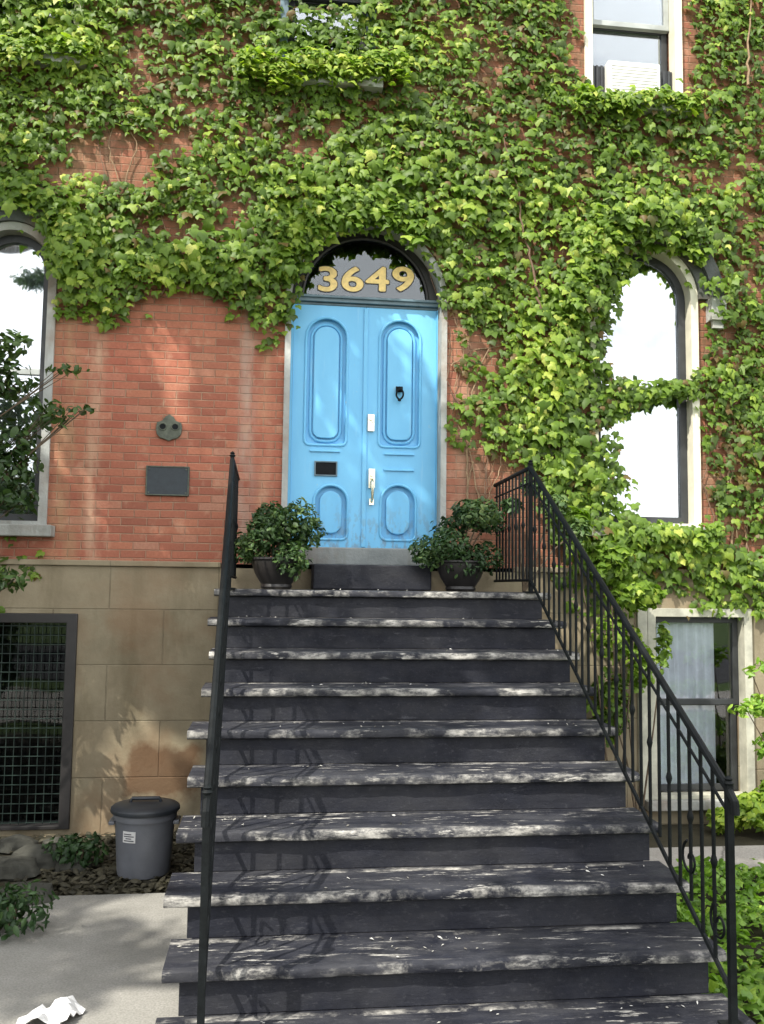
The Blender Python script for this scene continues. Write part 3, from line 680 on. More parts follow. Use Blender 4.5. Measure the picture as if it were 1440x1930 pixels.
# chips of old paint and dry leaf litter on the treads
def flakes(name, n_, boxfn, smin, smax, mat, seed, tint=(0, 1)):
    g = np.random.default_rng(seed); P_ = np.array([boxfn(g) for _ in range(n_)])
    return leaves(name, P_, g.normal(size=(n_, 3))*.25+(0, 0, 1), g.normal(size=(n_, 3)), g.uniform(smin, smax, n_), g.uniform(*tint, n_), mat, None, 'oval')
MT['chips'] = mat_leaf('paint_chips', [(0, (.12, .11, .09)), (.4, (.35, .34, .30)), (1, (.72, .71, .66))], .05, .8)
cl = [(g_.integers(1, 10), g_.uniform(SX0+.1, SX1-.1)) for g_ in [np.random.default_rng(5)] for _ in range(34)]
def chip(g):
    if g.random() < .7: i, x = cl[g.integers(len(cl))]; x = x+g.normal()*.13
    else: i = g.integers(0, 10); x = g.uniform(SX0, SX1)
    x = min(max(x, SX0+.03), SX1-.03)
    return x, Y0-TR*i+.05+abs(g.normal())*.1 if g.random() < .5 else Y0-TR*i+.27-abs(g.normal())*.03, Z0-RS*i+.006+.004*g.random()
o = flakes('stair_debris', 200, chip, .004, .026, MT['chips'], 3)
tag(o, 'pale paint chips and dry leaf bits scattered over the black treads', 'debris', kind='stuff')

# ------------------------------------------------------------------ railings
def railing(x, label, side):
    top0 = U(1000 if side else 438, 881 if side else 866, Y0+.02); H = top0.z-Z0; x = top0.x
    yE = Y0+.05-TR*9; yT = Y0+.02
    rl = empty('railing', (x, -2.4, 0), label, 'railing', 'iron railings of the front stairs')
    sl = RS/TR
    def zn(y): return Z0+(y-Y0)*sl if y < Y0 else Z0
    xe = U(1376 if side else 387, 1620, yE).x; xt = x
    X = lambda y: xt+(xe-xt)*max(0., (yT-y)/(yT-yE))
    yb = -.06
    pts = [(x, yb, Z0+H-.015), (x, yT, Z0+H), (xe, yE, zn(yE)+H+.0), (xe, yE-.05, zn(yE)+H-.04), (xe, yE-.055, zn(yE)+H-.09)]
    MB().tube(pts, .017, 8, squash=1.0).build('handrail', MT['iron'], rl, True)
    MB().tube([(x, yb, Z0+.09), (x, yT, Z0+.09), (xe, yE, zn(yE)+.10)], .012, 6).build('bottom_rail', MT['iron'], rl, True)
    MB().tube([(x, yb, Z0+H-.12), (x, yT, Z0+H-.11), (xe, yE, zn(yE)+H-.10)], .008, 6).build('middle_rail', MT['iron'], rl, True)
    for y in (yT, yE):
        i = 0 if y == yT else 9
        z0_ = Z0-RS*i-.002; x = X(y)
        b = MB().box(x-.014, x+.014, y-.014, y+.014, z0_, zn(y)+H+.02)
        b.lathe([(.018, zn(y)+H+.02), (.022, zn(y)+H+.028), (.013, zn(y)+H+.038), (.018, zn(y)+H+.046), (.003, zn(y)+H+.058)], x, y, 12)
        b.box(x-.045, x+.045, y-.045, y+.045, z0_-.0, z0_+.012)
        b.build('post', MT['iron'], rl, True)
    ys = list(np.arange(yT-.10, yE+.05, -.1045))+list(np.arange(yT+.10, yb, .10))
    for k_, y in enumerate(ys):
        y = float(y); x = X(y); z1_ = zn(y)+H-.01; z0_ = zn(y)+.095
        if k_ % 3 == 1 and y < Y0: z0_ = Z0-RS*min(9, int((Y0-y)/TR)+0)-.002 if y < Y0-.02 else Z0
        b = MB().tube([(x, y, z0_), (x, y, z1_)], .0085, 6)
        zm = zn(y)+H*.55
        if k_ % 2 == 0: b.lathe([(.008, zm-.03), (.014, zm-.01), (.016, zm), (.014, zm+.01), (.008, zm+.03)], x, y, 8)
        b.build('baluster', MT['iron'], rl, True)
    if True:        # scrolls under the lower end of the handrail
        for yy_, zz in ((yE+.10, zn(yE)+.34), (yE+.35, zn(yE)+.53)):
            x = X(yy_); b = MB().tube([(x, yy_+(.012+.0095*t)*math.cos(t*1.0), zz+(.012+.0095*t)*math.sin(t*1.0)) for t in np.linspace(0, 7.5, 26)], .006, 5)
            b.build('scroll', MT['iron'], rl, True)
    return rl, x
r1, RXL = railing(0, 'black iron stair railing on the left edge of the stairs, seen almost end on', 0)
r2, RXR = railing(0, 'black iron stair railing on the right side, running down in front of the basement window', 1)

# ------------------------------------------------------------------ potted shrubs
def potted(cx_, cy_, wd, ht, label, seed):
    t = empty('potted_shrub', (cx_, cy_, Z0), label, 'potted plant', 'potted shrubs flanking the door')
    r = .19
    b = MB(); b.lathe([(.11, Z0+.003), (.12, Z0+.02), (.115, Z0+.04), (.16, Z0+.11), (.185, Z0+.18), (r, Z0+.215), (r+.012, Z0+.225), (r+.012, Z0+.24), (r-.012, Z0+.24), (r-.02, Z0+.215), (.02, Z0+.21)], cx_, cy_, 32)
    b.build('pot', MT['pot'], t, True)
    MB().lathe([(r-.024, Z0+.2115), (.10, Z0+.222), (.01, Z0+.226)], cx_, cy_, 20).build('soil', MT['soil'], t, True)
    g = random.Random(seed); b = MB(); blobs = []
    for i in range(11):
        a = i*2.4; rr = wd*.36*math.sqrt((i+.5)/11); x = cx_+rr*math.cos(a); y = cy_+rr*math.sin(a)*.8; z = Z0+ht*g.uniform(.30, .84)
        b.tube([(cx_+.03*math.cos(a), cy_+.03*math.sin(a), Z0+.19), ((cx_+x)/2, (cy_+y)/2, (Z0+z)/2+.1), (x, y, z)], [.008, .006, .003], 5)
        blobs.append((x, y, z, wd*.19, wd*.17, ht*.17))
    b.build('stem', MT['bark'], t, True)
    blob_leaves('foliage', blobs, 3400, .045, MT['shrub'], t, (.2, .75), .35, 'oval', seed)
    return t
q = U(521, 1085, -.55); potted(q.x, -.55, .76, .76, 'dark green shrub in a glazed pot left of the blue door', 21)
q = U(868, 1085, -.55); potted(q.x, -.55, .80, .74, 'bushy shrub in a dark pot right of the blue door, behind the railing', 22)

# ------------------------------------------------------------------ trash bin
bp = G(262, 1668); BR = (G(325, 1668)-G(198, 1668)).x/2*.92
bn = empty('trash_can', (bp.x, bp.y+BR, 0), 'round grey plastic trash can with a dark lid and white sticker beside the stairs', 'trash can')
bx, by = bp.x, bp.y+BR; BH = U(262, 1525, by).z
MB().lathe([(BR*.86, .024), (BR*.88, .05), (BR*.99, BH*.86), (BR*1.0, BH*.88), (BR*1.05, BH*.885), (BR*1.06, BH*.96), (BR*1.03, BH)], bx, by, 40).build('body', MT['bin'], bn, True)
b = MB(); b.lathe([(BR*1.13, BH*.985), (BR*1.15, BH*1.0), (BR*1.14, BH*1.045), (BR*1.08, BH*1.07), (BR*.85, BH*1.10), (BR*.5, BH*1.115), (BR*.1, BH*1.12)], bx, by, 40)
b.tube([(bx-.10, by, BH*1.11), (bx-.09, by, BH*1.165), (bx+.09, by, BH*1.165), (bx+.10, by, BH*1.11)], .013, 8)
b.build('lid', MT['binlid'], bn, True)
for s in (-1, 1): MB().box(bx+s*BR*1.06-.02, bx+s*BR*1.06+.02, by-.07, by+.07, BH*.80, BH*.86).build('handle', MT['bin'], bn, bevel=.008)
# sticker follows the barrel
def patch(a0_, a1_, z0_, z1_, rad, mat, name, parent, nn=8):
    b = MB()
    for i in range(nn+1):
        a = a0_+(a1_-a0_)*i/nn
        for rr in (rad, rad+.0015): b.v += [(bx+rr*math.cos(a), by+rr*math.sin(a), z0_), (bx+rr*math.cos(a), by+rr*math.sin(a), z1_)]
        if i: q = 4*i; b.f += [(q-4, q, q+1, q-3), (q-2, q-1, q+3, q+2), (q-4, q-2, q+2, q), (q-3, q+1, q+3, q-1)]
    return b.build(name, mat, parent)
zc = U(238, 1580, by-BR).z
patch(R(233), R(260), zc-.036, zc+.036, BR*.985, MT['paper'], 'sticker', bn)
for k_ in range(4): patch(R(236+4*(k_ == 1)), R(257-5*(k_ % 2)), zc-.026+.014*k_, zc-.020+.014*k_, BR*.985+.002, MT['ink'], 'printed_line', bn)

# crumpled white paper on the path
q0 = G(92, 1938); b = MB(); g = random.Random(4); k = 9
for i in range(k+1):
    for j in range(k+1):
        u, v = i/k-.5, j/k-.5
        b.v.append((q0.x+u*.20+v*.08, q0.y+v*.20+.02*math.sin(u*9), .026+.05*abs(noise.noise(Vector((u*5, v*5, 2))))+.06*abs(math.sin(u*4+v*3))*(1-abs(u)*1.2)))
for i in range(k):
    for j in range(k): b.f.append((i*(k+1)+j, (i+1)*(k+1)+j, (i+1)*(k+1)+j+1, i*(k+1)+j+1))
o = b.build('paper_scrap', MT['paper'])
md_ = o.modifiers.new('s', 'SOLIDIFY'); md_.thickness = .002
tag(o, 'crumpled white paper lying on the path at the lower left corner', 'paper')

# ------------------------------------------------------------------ ivy on the facade
GRID = """899976787889867898004 87
899745568998567688004 86
788645469998577689003 76
888865578888867678955 66
888875567667888778999988
864323677548988788888887
942235657789877768655645
368888745999999957889857
159962259998899856999985
039976899811169855999375
039988999700039858995 76
028830179600019868960077
210000015200017578940087
000000001000015489930 86
000000000000025599988 88
100000000000025799964288
000000000000015799940087
000000000000002369940087
000000000000000028950087
000000000000000017973246
5200000000000000 1689997 35
640000000000000005789 9999
420000000000000003444 5687"""
rows = [l.replace(' ', '') for l in GRID.split('\n')]
rows = [(r+'0'*24)[:24] if len(r) < 24 else r[:24] for r in rows]
GR = np.array([[int(c) for c in r] for r in rows], float)/9
# rows whose windows interrupt them, written out in full
def setrow(i, s): GR[i] = np.array([int(c) for c in s], float)/9
setrow(0, '899976787889867898000487'); setrow(1, '899745568998567688000486'); setrow(2, '788645469998577689000376'); setrow(3, '888865578888867678955566')
setrow(10, '039988999700039858995276'); setrow(11, '028830179600019868960177'); setrow(12, '210000015200017578940187'); setrow(13, '000000001000015489930186')
setrow(14, '000000000000025599988688'); setrow(15, '100000000000025799964288'); setrow(16, '000000000000025799940087'); setrow(17, '000000000000002369940087')
setrow(18, '000000000000000028950087'); setrow(19, '000000000000000017973246'); setrow(20, '520000000000000016899735'); setrow(21, '640000000000000015789999'); setrow(22, '420000000000000013444587')
def dens(px, py):
    u = np.clip(px/60-.5, 0, 22.999); v = np.clip(py/50-.5, 0, 21.999)
    i, j = u.astype(int), v.astype(int); fu, fv = u-i, v-j
    return (GR[j, i]*(1-fu)+GR[j, i+1]*fu)*(1-fv)+(GR[j+1, i]*(1-fu)+GR[j+1, i+1]*fu)*fv
def inpoly(px, py, poly):
    r = np.zeros(len(px), bool); k = len(poly)
    for a in range(k):
        x1, y1 = poly[a]; x2, y2 = poly[(a+1) % k]
        c = ((y1 > py) != (y2 > py)) & (px < (x2-x1)*(py-y1)/((y2-y1) or 1e-9)+x1); r ^= c
    return r
BARE = [[(566, 600), (552, 1100), (835, 1100), (822, 590), (812, 520), (780, 472), (735, 450), (690, 444), (640, 452), (600, 480), (570, 530), (562, 575)],
        [(1152, 715), (1140, 680), (1142, 640), (1165, 600), (1160, 560), (1190, 515), (1225, 482), (1262, 490), (1296, 540), (1312, 600), (1316, 690), (1290, 718)],
        [(1185, 768), (1300, 765), (1318, 800), (1328, 1005), (1200, 985), (1192, 905), (1160, 890), (1165, 850)],
        [(1100, -20), (1290, -20), (1296, 186), (1105, 186)], [(-60, 400), (40, 415), (86, 455), (104, 540), (108, 660), (88, 1010), (-60, 1010)],
        [(-80, 385), (30, 392), (75, 425), (40, 430), (-80, 440)], [(1228, 452), (1300, 478), (1346, 470), (1352, 520), (1330, 540), (1290, 520), (1262, 478)],
        [(1245, 1165), (1250, 1500), (1415, 1500), (1410, 1165)], [(556, -30), (690, -30), (680, 14), (565, 14)]]
def vnoise(x, z, s, o=0.0):
    return np.array([noise.noise(Vector((a*s+o, b_*s, o))) for a, b_ in zip(x, z)])
NI = 74000
g = nr
px = g.uniform(-260, 1720, NI); py = g.uniform(-330, 1160, NI)
W_ = np.array([tuple(U(a, b_)) for a, b_ in zip(px, py)]); x, z = W_[:, 0], W_[:, 2]
n1 = vnoise(x, z, 1.6, 3.1); n2 = vnoise(x, z, 5.5, 7.7); n3 = vnoise(x, z, 13, 1.7)
D = dens(px, py)
score = D+.34*n1+.30*n2+.18*n3
upz = np.clip((330-py)/200, 0, 1)*.05
keep = (g.random(NI) < np.clip((score-.32-upz)*2.0, .0, 1)) & (D > .06)
for poly in BARE: keep &= ~inpoly(px, py, poly)
x, z, px, py, D, n1, n2, n3, score = (q[keep] for q in (x, z, px, py, D, n1, n2, n3, score)); k = len(x)
# the sprays hang like shingles: each tier leans out towards its lower edge
saw = ((-z*2.9+n1*2.2+n2*.6+.25*np.sin(x*2.1)) % 1.0)
thick = np.clip(.03+.15*np.clip(score, 0, 1.2), .02, .22)*(1-.30*np.clip((330-py)/150, 0, 1))
mass = np.exp(-(((px-700)/230)**2+((py-360)/90)**2))+np.exp(-(((px-1060)/80)**2+((py-760)/170)**2))+np.exp(-(((px-1230)/130)**2+((py-410)/60)**2))+np.exp(-(((px-1250)/200)**2+((py-1060)/50)**2))+np.exp(-(((px-330)/200)**2+((py-500)/70)**2))
thick *= .9
yo = -(.015+thick*(.15+.85*saw)*g.uniform(.45, 1.0, k)+.10*np.clip(mass, 0, 1)*g.random(k)**.7)
for (cx_, cy_, rx, ry, a) in ((1190, 203, 120, 16, .13), (618, 140, 105, 18, .13), (15, 130, 90, 18, .13), (1225, 1003, 110, 22, .14)):
    yo -= a*np.exp(-((px-cx_)/rx)**4-((py-cy_)/ry)**2)
rad = np.hypot(x-rcx, z-rzs); hood = (abs(rad-(rr_+.17)) < .17) & (z > rzs-.2); yo[hood] -= .11
rad = np.hypot(x-lcx, z-lzs); hood = (abs(rad-(lr+.17)) < .17) & (z > lzs-.2); yo[hood] -= .11
lit = g.normal(size=(k, 3))*(.42, .22, .38)+(0, -1, .55)
tip = g.normal(size=(k, 3))*(.55, .25, .3)+(0, -.25, -1)
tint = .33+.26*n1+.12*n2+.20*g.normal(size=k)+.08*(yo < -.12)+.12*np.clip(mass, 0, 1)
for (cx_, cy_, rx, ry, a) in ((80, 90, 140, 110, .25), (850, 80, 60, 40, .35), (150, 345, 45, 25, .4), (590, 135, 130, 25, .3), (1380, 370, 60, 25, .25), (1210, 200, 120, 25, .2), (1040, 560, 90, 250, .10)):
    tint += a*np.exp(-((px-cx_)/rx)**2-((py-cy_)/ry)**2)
for (x_0, x_1, y_, sg, kk, tt, off) in ((450, 765, 146, 14, 1050, .66, .18), (1085, 1310, 203, 9, 560, .62, .15), (-80, 180, 108, 11, 420, .6, .17), (1180, 1345, 1012, 10, 420, .5, .17)):
    a_ = g.uniform(x_0, x_1, kk); c_ = y_+sg*g.normal(size=kk)+6*np.sin(a_*.05); w3 = np.array([tuple(U(p_, q_)) for p_, q_ in zip(a_, c_)])
    x = np.r_[x, w3[:, 0]]; z = np.r_[z, w3[:, 2]]; yo = np.r_[yo, -off*g.uniform(.55, 1.25, kk)]; lit = np.r_[lit, g.normal(size=(kk, 3))*.35+(0, -.6, .9)]
    tip = np.r_[tip, g.normal(size=(kk, 3))*.4+(0, -.6, -.7)]; tint = np.r_[tint, tt+.16*g.normal(size=kk)]; mass = np.r_[mass, np.zeros(kk)]
for (c0, z0c, rb, a0_, a1_, kk) in ((rcx, rzs, rr_, 88, 205, 620), (rcx, rzs, rr_, 30, 75, 120), (lcx, lzs, lr, -12, 22, 200), (lcx, lzs, lr+.07, 22, 100, 240), (dcx, dzs, dr-.10, 48, 172, 640)):
    th = np.radians(g.uniform(a0_, a1_, kk)); rd = rb+.20+.085*g.normal(size=kk); x = np.r_[x, c0+rd*np.cos(th)]; z = np.r_[z, z0c+rd*np.sin(th)]
    yo = np.r_[yo, -g.uniform(.09, .22, kk)]; lit = np.r_[lit, g.normal(size=(kk, 3))*.38+(0, -.8, .7)]; tip = np.r_[tip, g.normal(size=(kk, 3))*.5+(0, -.3, -1)]
    tint = np.r_[tint, .48+.18*g.normal(size=kk)]; mass = np.r_[mass, np.zeros(kk)+.5]
k = len(x)
size = (.059+.018*np.clip(mass, 0, 1))*np.clip(g.lognormal(-.05, .32, k), .4, 1.6)
ivy = empty('climbing_ivy', (1.2, 0, 0), 'green climbing ivy spread over the brick wall and around the door and windows', 'ivy')
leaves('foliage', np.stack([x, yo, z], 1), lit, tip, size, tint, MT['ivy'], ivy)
# the strand that crosses the right window at its middle
k = 420; t = g.random(k)
sp = np.array([tuple(U(1140+170*a, 742+10*math.sin(a*5), -.06)) for a in t])+g.normal(size=(k, 3))*(.01, .03, .038)
leaves('foliage', sp, g.normal(size=(k, 3))*.4+(0, -1, .5), g.normal(size=(k, 3))*.5+(0, 0, -1), .07*g.uniform(.6, 1.2, k), .40+.18*g.normal(size=k), MT['ivy'], ivy)
# woody vines
def vine(pts, r, mat=None, seed=0, off=.012):
    gg = random.Random(seed); P_ = []
    for a in range(len(pts)-1):
        for s_ in range(6):
            f = s_/6; qx = pts[a][0]*(1-f)+pts[a+1][0]*f; qy = pts[a][1]*(1-f)+pts[a+1][1]*f
            w3 = U(qx, qy, -off-r); P_.append((w3.x+gg.gauss(0, .008), w3.y+gg.uniform(-.006, .004), w3.z))
    P_.append(tuple(U(*pts[-1], -off-r)))
    kk = len(P_); MB().tube(P_, [r*(1-.6*i/kk) for i in range(kk)], 6).build('vine', mat or MT['vine'], ivy, True)
for i, (pts, r) in enumerate([([(884, 960), (880, 850), (890, 740), (925, 640), (960, 560)], .010), ([(1015, 560), (1003, 500), (985, 440), (975, 350), (950, 260)], .011),
        ([(905, 960), (893, 880), (865, 800), (860, 700), (845, 640)], .007), ([(1378, 1050), (1382, 980), (1372, 900), (1385, 780), (1395, 640), (1380, 500)], .011),
        ([(1405, 1040), (1410, 980), (1400, 880), (1412, 760)], .008), ([(1412, 160), (1410, 80), (1418, -20)], .012), ([(850, 690), (890, 660), (960, 650), (1010, 600)], .006),
        ([(1010, 560), (1040, 620), (1060, 700), (1050, 820), (1080, 950)], .010), ([(300, 560), (330, 480), (300, 400), (350, 330)], .007), ([(470, 590), (500, 520), (520, 440), (560, 380), (640, 330)], .009),
        ([(560, 310), (640, 295), (690, 300)], .007), ([(860, 230), (900, 150), (880, 60)], .008), ([(60, 350), (130, 372), (220, 360)], .009), ([(1340, 1050), (1352, 990), (1345, 930)], .007),
        ([(890, 870), (878, 930), (889, 985)], .008), ([(872, 850), (905, 852)], .005)]): vine(pts, r, MT['deadvine'] if i % 3 == 1 else None, i, .075 if i in (1, 5, 7, 12) else .012)
gv = random.Random(77)
for i in range(16):      # a tangle of thin bare stems right of the door and in the thin patches
    bx_, by_ = [(gv.uniform(845, 935), 955), (gv.uniform(1335, 1430), 1040), (gv.uniform(845, 930), 780), (gv.uniform(200, 420), 350), (gv.uniform(940, 1060), 620)][i % 5]
    pts = [(bx_, by_)]
    for q_ in range(4): pts.append((pts[-1][0]+gv.uniform(-28, 28), pts[-1][1]-gv.uniform(40, 85)))
    vine(pts, gv.uniform(.0035, .006), None if i % 2 else MT['deadvine'], 100+i, .02)

# ------------------------------------------------------------------ planting low down
def stems(name, root, blobs, mat, parent, r=.008):
    b = MB()
    for bl in blobs: b.tube([root, ((root[0]+bl[0])/2+.02, (root[1]+bl[1])/2, (root[2]+bl[2])/2+.08), bl[:3]], [r, r*.7, r*.35], 5)
    return b.build(name, mat, parent, True)
def bush(label, root, blobs, count, size, mat, seed, name='bush', cat='bush', shape='oval', tint=(.25, .75), group=None, r=.01):
    t = empty(name, root, label, cat, group)
    stems('stem', root, blobs, MT['bark'], t, r)
    blob_leaves('foliage', blobs, count, size, mat, t, tint, .3, shape, seed); return t
q = U(1425, 1530, -.5)
bush('green bush at the foot of the wall under the right basement window', (q.x+.1, -.5, 0), [(q.x, -.5, q.z+.02, .20, .2, .14), (q.x+.35, -.45, q.z+.08, .3, .25, .25), (q.x-.22, -.4, q.z-.08, .15, .12, .10)], 1300, .07, MT['ivy'], 31, shape='ivy')
q = U(1400, 1335, -.55)
bush('sapling with bright yellow green leaves reaching in front of the basement window', (q.x+.5, -.55, 0), [(q.x, -.6, q.z, .17, .08, .05), (q.x+.2, -.55, q.z+.03, .2, .12, .09), (q.x+.35, -.5, q.z+.35, .2, .12, .10), (q.x+.1, -.5, q.z+.30, .06, .05, .05), (q.x+.32, -.5, q.z-.3, .2, .15, .12)], 420, .07, MT['lawn'], 32, 'sapling', 'sapling', 'oval', (.5, 1))
q = U(1160, 1010, -.45)
bush('leafy shrub rising against the outside of the right railing at landing height', (q.x, -.4, 0), [(U(1080, 985, -.4).x, -.38, U(1080, 985, -.4).z, .16, .12, .12), (U(1150, 1060, -.4).x, -.4, U(1150, 1060, -.4).z, .20, .15, .16), (U(1200, 1120, -.4).x, -.4, U(1200, 1120, -.4).z, .22, .15, .12)], 1500, .075, MT['ivy'], 33, shape='ivy', tint=(.3, .5))
bush('dark leafy shrub crowding the top corner of the right railing', (U(990, 1000, -.5).x, -.45, Z0), [(*U(1003, 915, -.5), .10, .09, .09), (*U(1045, 955, -.5), .13, .1, .1), (*U(965, 950, -.5), .09, .08, .07), (*U(1085, 1000, -.5), .12, .1, .1)], 800, .055, MT['shrub'], 35, tint=(.4, .8))
q = U(1215, 1240, -.5)
bush('thin climbing shrub beside the left casing of the basement window', (q.x, -.35, 0), [(U(1250, 1215, -.3).x, -.3, U(1250, 1215, -.3).z, .06, .06, .22), (U(1205, 1250, -.3).x, -.3, U(1205, 1250, -.3).z, .12, .1, .22), (U(1150, 1330, -.3).x, -.3, U(1150, 1330, -.3).z, .2, .1, .3), (U(1160, 1200, -.3).x, -.3, U(1160, 1200, -.3).z, .2, .1, .2)], 700, .07, MT['ivy'], 34, shape='ivy', tint=(.3, .6))
bl = [(-3.35-gv.random()*.5, -4.4+i*.42, .9+gv.random()*.2+.75*(i_ % 2), .42, .36, .5) for i_ in range(2) for i in range(9)]
bush('unseen evergreen row added left of the path to block skylight', (-3.6, -2.8, 0), bl, 9000, .10, MT['shrub'], 41, 'sky_blocker_hedge', 'sky_blocker_hedge')  # out-of-view evergreen row, added to block skylight and darken the lower left
# bright ground cover to the right of the stairs
g = np.random.default_rng(8); k = 9000; X = g.uniform(2.08, 5.2, k); Y = g.uniform(-4.9, yy-.02, k)
hgt = .05+.16*np.clip(.5+vnoise(X, Y, 3.0, 2.0), 0, 1)
o = leaves('ground_cover', np.stack([X, Y, hgt*g.random(k)**.5], 1), g.normal(size=(k, 3))*.5+(0, 0, 1), g.normal(size=(k, 3)), .055*g.uniform(.6, 1.3, k), g.uniform(.25, .95, k), MT['lawn'])
tag(o, 'bright green ground cover growing beside the foot of the stairs', 'ground cover', kind='stuff')
# dark bed at the left: stones, low plants, litter
g = np.random.default_rng(9)
def lit_box(g): 
    x_ = g.uniform(-3.2, -.45); y_ = g.uniform(-4.6, -.1) if x_ < xa-.05 else g.uniform(G(200, 1692).y, -.1)
    return x_, y_, .01+.03*g.random()
o = flakes('leaf_litter', 3800, lit_box, .03, .09, MT['litter'], 12, (0, .8)); tag(o, 'brown leaf litter covering the bed left of the path', 'leaf litter', kind='stuff')
for i, (px_, py_, s_, slb) in enumerate([(70, 1640, .17, 'largest dark mossy stone in the middle of the bed under the grille window'), (25, 1610, .12, 'mossy stone at the back left of the bed, nearest the grille window'),
        (130, 1650, .10, 'small stone lying between the largest stone and the trash can'), (40, 1712, .14, 'front stone of the shaded bed, touching the concrete path'),
        (10, 1660, .15, 'stone cut by the left edge of the photo in the shaded bed'), (100, 1606, .09, 'smallest stone, behind the largest one against the house wall')]):
    c_ = G(px_, py_); b = MB(); nn, mm = 12, 7; gg = random.Random(i); ph = gg.random()*9
    for a in range(mm+1):
        for c2 in range(nn):
            th = math.pi*a/mm; ph2 = 2*math.pi*c2/nn; d = Vector((math.sin(th)*math.cos(ph2), math.sin(th)*math.sin(ph2), math.cos(th)))
            rr = s_*(1+.35*noise.noise(d*1.7+Vector((ph, 0, 0)))); b.v.append((c_.x+d.x*rr*1.3, c_.y+.1+d.y*rr, max(-.02, s_*.25+d.z*rr*.6)))
    for a in range(mm):
        for c2 in range(nn): b.f.append((a*nn+c2, a*nn+(c2+1) % nn, (a+1)*nn+(c2+1) % nn, (a+1)*nn+c2))
    o = b.build('stone', MT['rock'], None, True)
    tag(o, slb, 'stone', 'stones in the shaded bed')
for i, (px_, py_, s_, lb) in enumerate([(150, 1600, .16, 'low dark plant between the grille window and the trash can'), (40, 1095, .0, ''), (20, 1730, .2, 'low dark plant at the left edge beside the path')]):
    if s_: c_ = G(px_, py_+40); bush(lb, (c_.x, c_.y, 0), [(c_.x, c_.y, s_*.8, s_*1.2, s_, s_*.7), (c_.x-.12, c_.y+.1, s_*.7, s_, s_, s_*.6)], 420, .055, MT['shrub'], 60+i, 'low_plant', 'plant')

# ------------------------------------------------------------------ trees
def tree(name, label, cat, base, h, crown, count, size, mat, seed, r0=.12, tint=(.25, .75), shell=.25, shape='oval', mains=None):
    t = empty(name, base, label, cat); b = MB(); B = Vector(base); g_ = random.Random(seed)
    top = B+Vector((g_.uniform(-.2, .2), g_.uniform(-.2, .2), h)); 
    tp = [B+(top-B)*f+Vector((.06*h*math.sin(f*4+seed)*.3, .05*h*math.cos(f*3)*.3-.015*h, 0)) for f in np.linspace(0, 1, 8)]
    b.tube(tp, [r0*(1.25 if i == 0 else 1-.10*i) for i in range(8)], 12)
    ends = []
    for mx_, my_, mz_ in (mains or ()):
        e = Vector((mx_, my_, mz_)); s_ = tp[5]; q = [s_*(1-f)+e*f+Vector((0, 0, .5*math.sin(f*3.1))) for f in (0, .25, .5, .75, 1)]
        b.tube(q, [r0*.5, r0*.4, r0*.3, r0*.2, r0*.1], 7); ends += q[2:]
    for bl in crown:
        if ends:
            e = Vector(bl[:3]); n_ = min(ends, key=lambda w_: (w_-e).length)
            if (n_-e).length < 1.7: b.tube([n_, (n_+e)/2+Vector((0, 0, .08)), e], [.022, .014, .006], 5)
            continue
        e = Vector(bl[:3]); s_ = tp[min(7, max(2, int(7*min(1, (e.z-B.z)*.62/h))))]
        mid_ = (s_+e)/2+Vector((g_.uniform(-.1, .1), g_.uniform(-.1, .1), .12*h*.3)); b.tube([s_, mid_, e], [r0*.38, r0*.24, r0*.08], 6)
        for q_ in range(4):
            a = g_.uniform(0, 6.28); d = Vector((math.cos(a)*bl[3], math.sin(a)*bl[4], g_.uniform(-.5, .8)*bl[5]))*.85
            b.tube([(mid_+e)/2, e+d*.5, e+d], [r0*.12, r0*.07, r0*.02], 5)
    b.build('trunk', MT['bark'], t, True)
    blob_leaves('crown', crown, count, size, mat, t, tint, shell, shape, seed, up=.5); return t
q1, q2, q3, q4 = U(20, 720, -.75), U(90, 780, -.75), U(150, 700, -.75), U(40, 890, -.75)
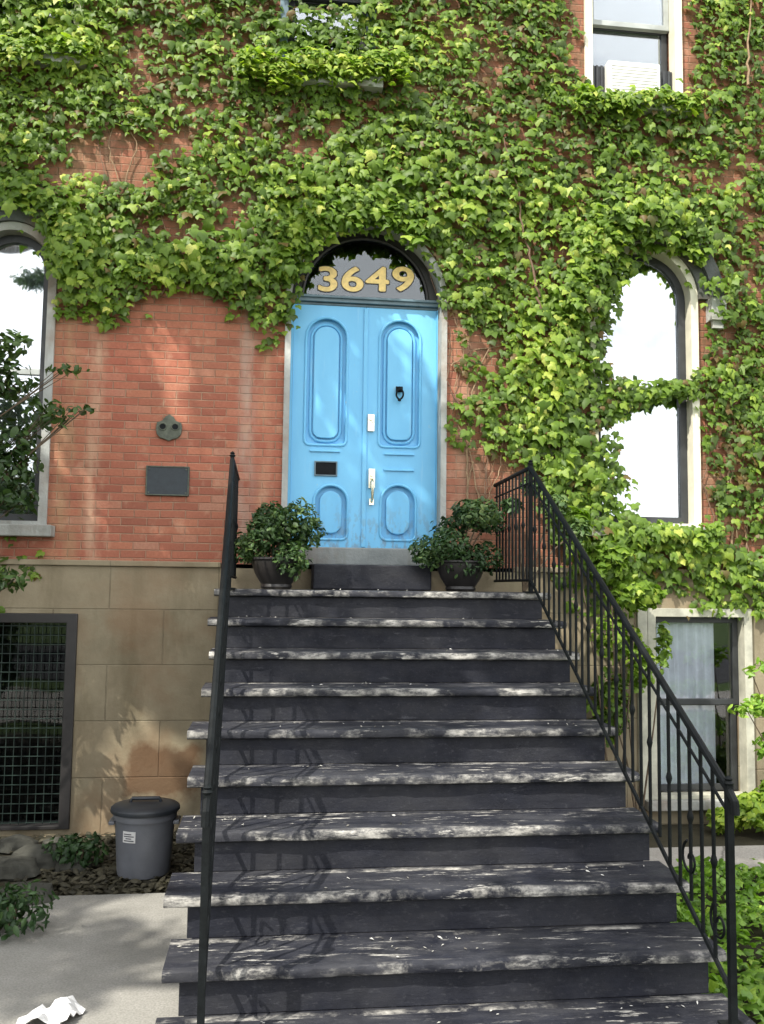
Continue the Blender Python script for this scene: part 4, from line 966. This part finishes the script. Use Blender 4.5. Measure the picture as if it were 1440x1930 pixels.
tree('young_tree', 'young tree at the left edge whose leafy branches cross the tall arched window', 'tree', (-2.75, -.8, 0), 2.9,
     [(q1.x-.35, -.8, q1.z+.05, .35, .3, .3), (q1.x-.02, -.75, q1.z, .20, .15, .16), (q2.x, -.75, q2.z, .17, .10, .13), (q3.x-.10, -.72, q3.z+.02, .15, .06, .04), (q3.x, -.72, q2.z+.05, .12, .05, .03),
      (q4.x-.25, -.8, q4.z, .30, .2, .25), (q4.x, -.75, q4.z+.05, .14, .1, .16), (-2.9, -.9, 3.6, .5, .4, .5), (-2.2, -.8, 1.75, .22, .15, .14), (*U(15, 830, -.75), .24, .16, .22), (*U(20, 940, -.75), .20, .14, .14), (*U(10, 650, -.75), .18, .12, .13), (*U(15, 1090, -.6), .2, .12, .09)], 2700, .075, MT['treeleaf'], 71, .035, (.2, .6))
# big shade tree standing behind the photographer: its gaps make the spots of sun on path and treads
cr = []; g_ = random.Random(12)
for i in range(8):
    for j in range(10):
        X_, Y_ = -8.2+i*.82+g_.uniform(-.3, .3), -10.2+j*.86+g_.uniform(-.3, .3)
        if X_ > -2.1 or (X_ > -2.95 and Y_ < -6) or math.hypot(X_+4.8, Y_+6.9) < 1.15 or math.hypot((X_+6.5)/1.2, Y_+9.1) < 1.9: continue
        cr.append((X_, Y_, g_.uniform(7.9, 9.3), g_.uniform(.42, .66), g_.uniform(.42, .66), g_.uniform(.25, .45)))
tree('shade_tree', 'large street tree standing behind the viewer and shading the front yard', 'tree', (-8.9, -5.6, 0), 7.6, cr, 29000, .15, MT['treeleaf'], 72, .2, (.2, .7), .15, mains=[(-7.6, -4.2, 8.4), (-5.6, -3.8, 8.5), (-3.2, -3.2, 8.6), (-3.0, -5.0, 8.7), (-3.4, -8.0, 8.6), (-7.4, -6.6, 8.4), (-8.4, -9.4, 8.5), (-4.0, -9.8, 8.4)])
cr = [(-7.5+g_.uniform(-2, 2), -19+g_.uniform(-1.5, 1.5), g_.uniform(2.6, 4.6), 1.3, 1.2, .9) for _ in range(12)]
tree('street_tree', 'bushy tree across the road mirrored in the left window', 'tree', (-7.5, -19, 0), 3.4, cr, 6000, .28, MT['treeleaf'], 73, .16, (.2, .6), .3)
settle()
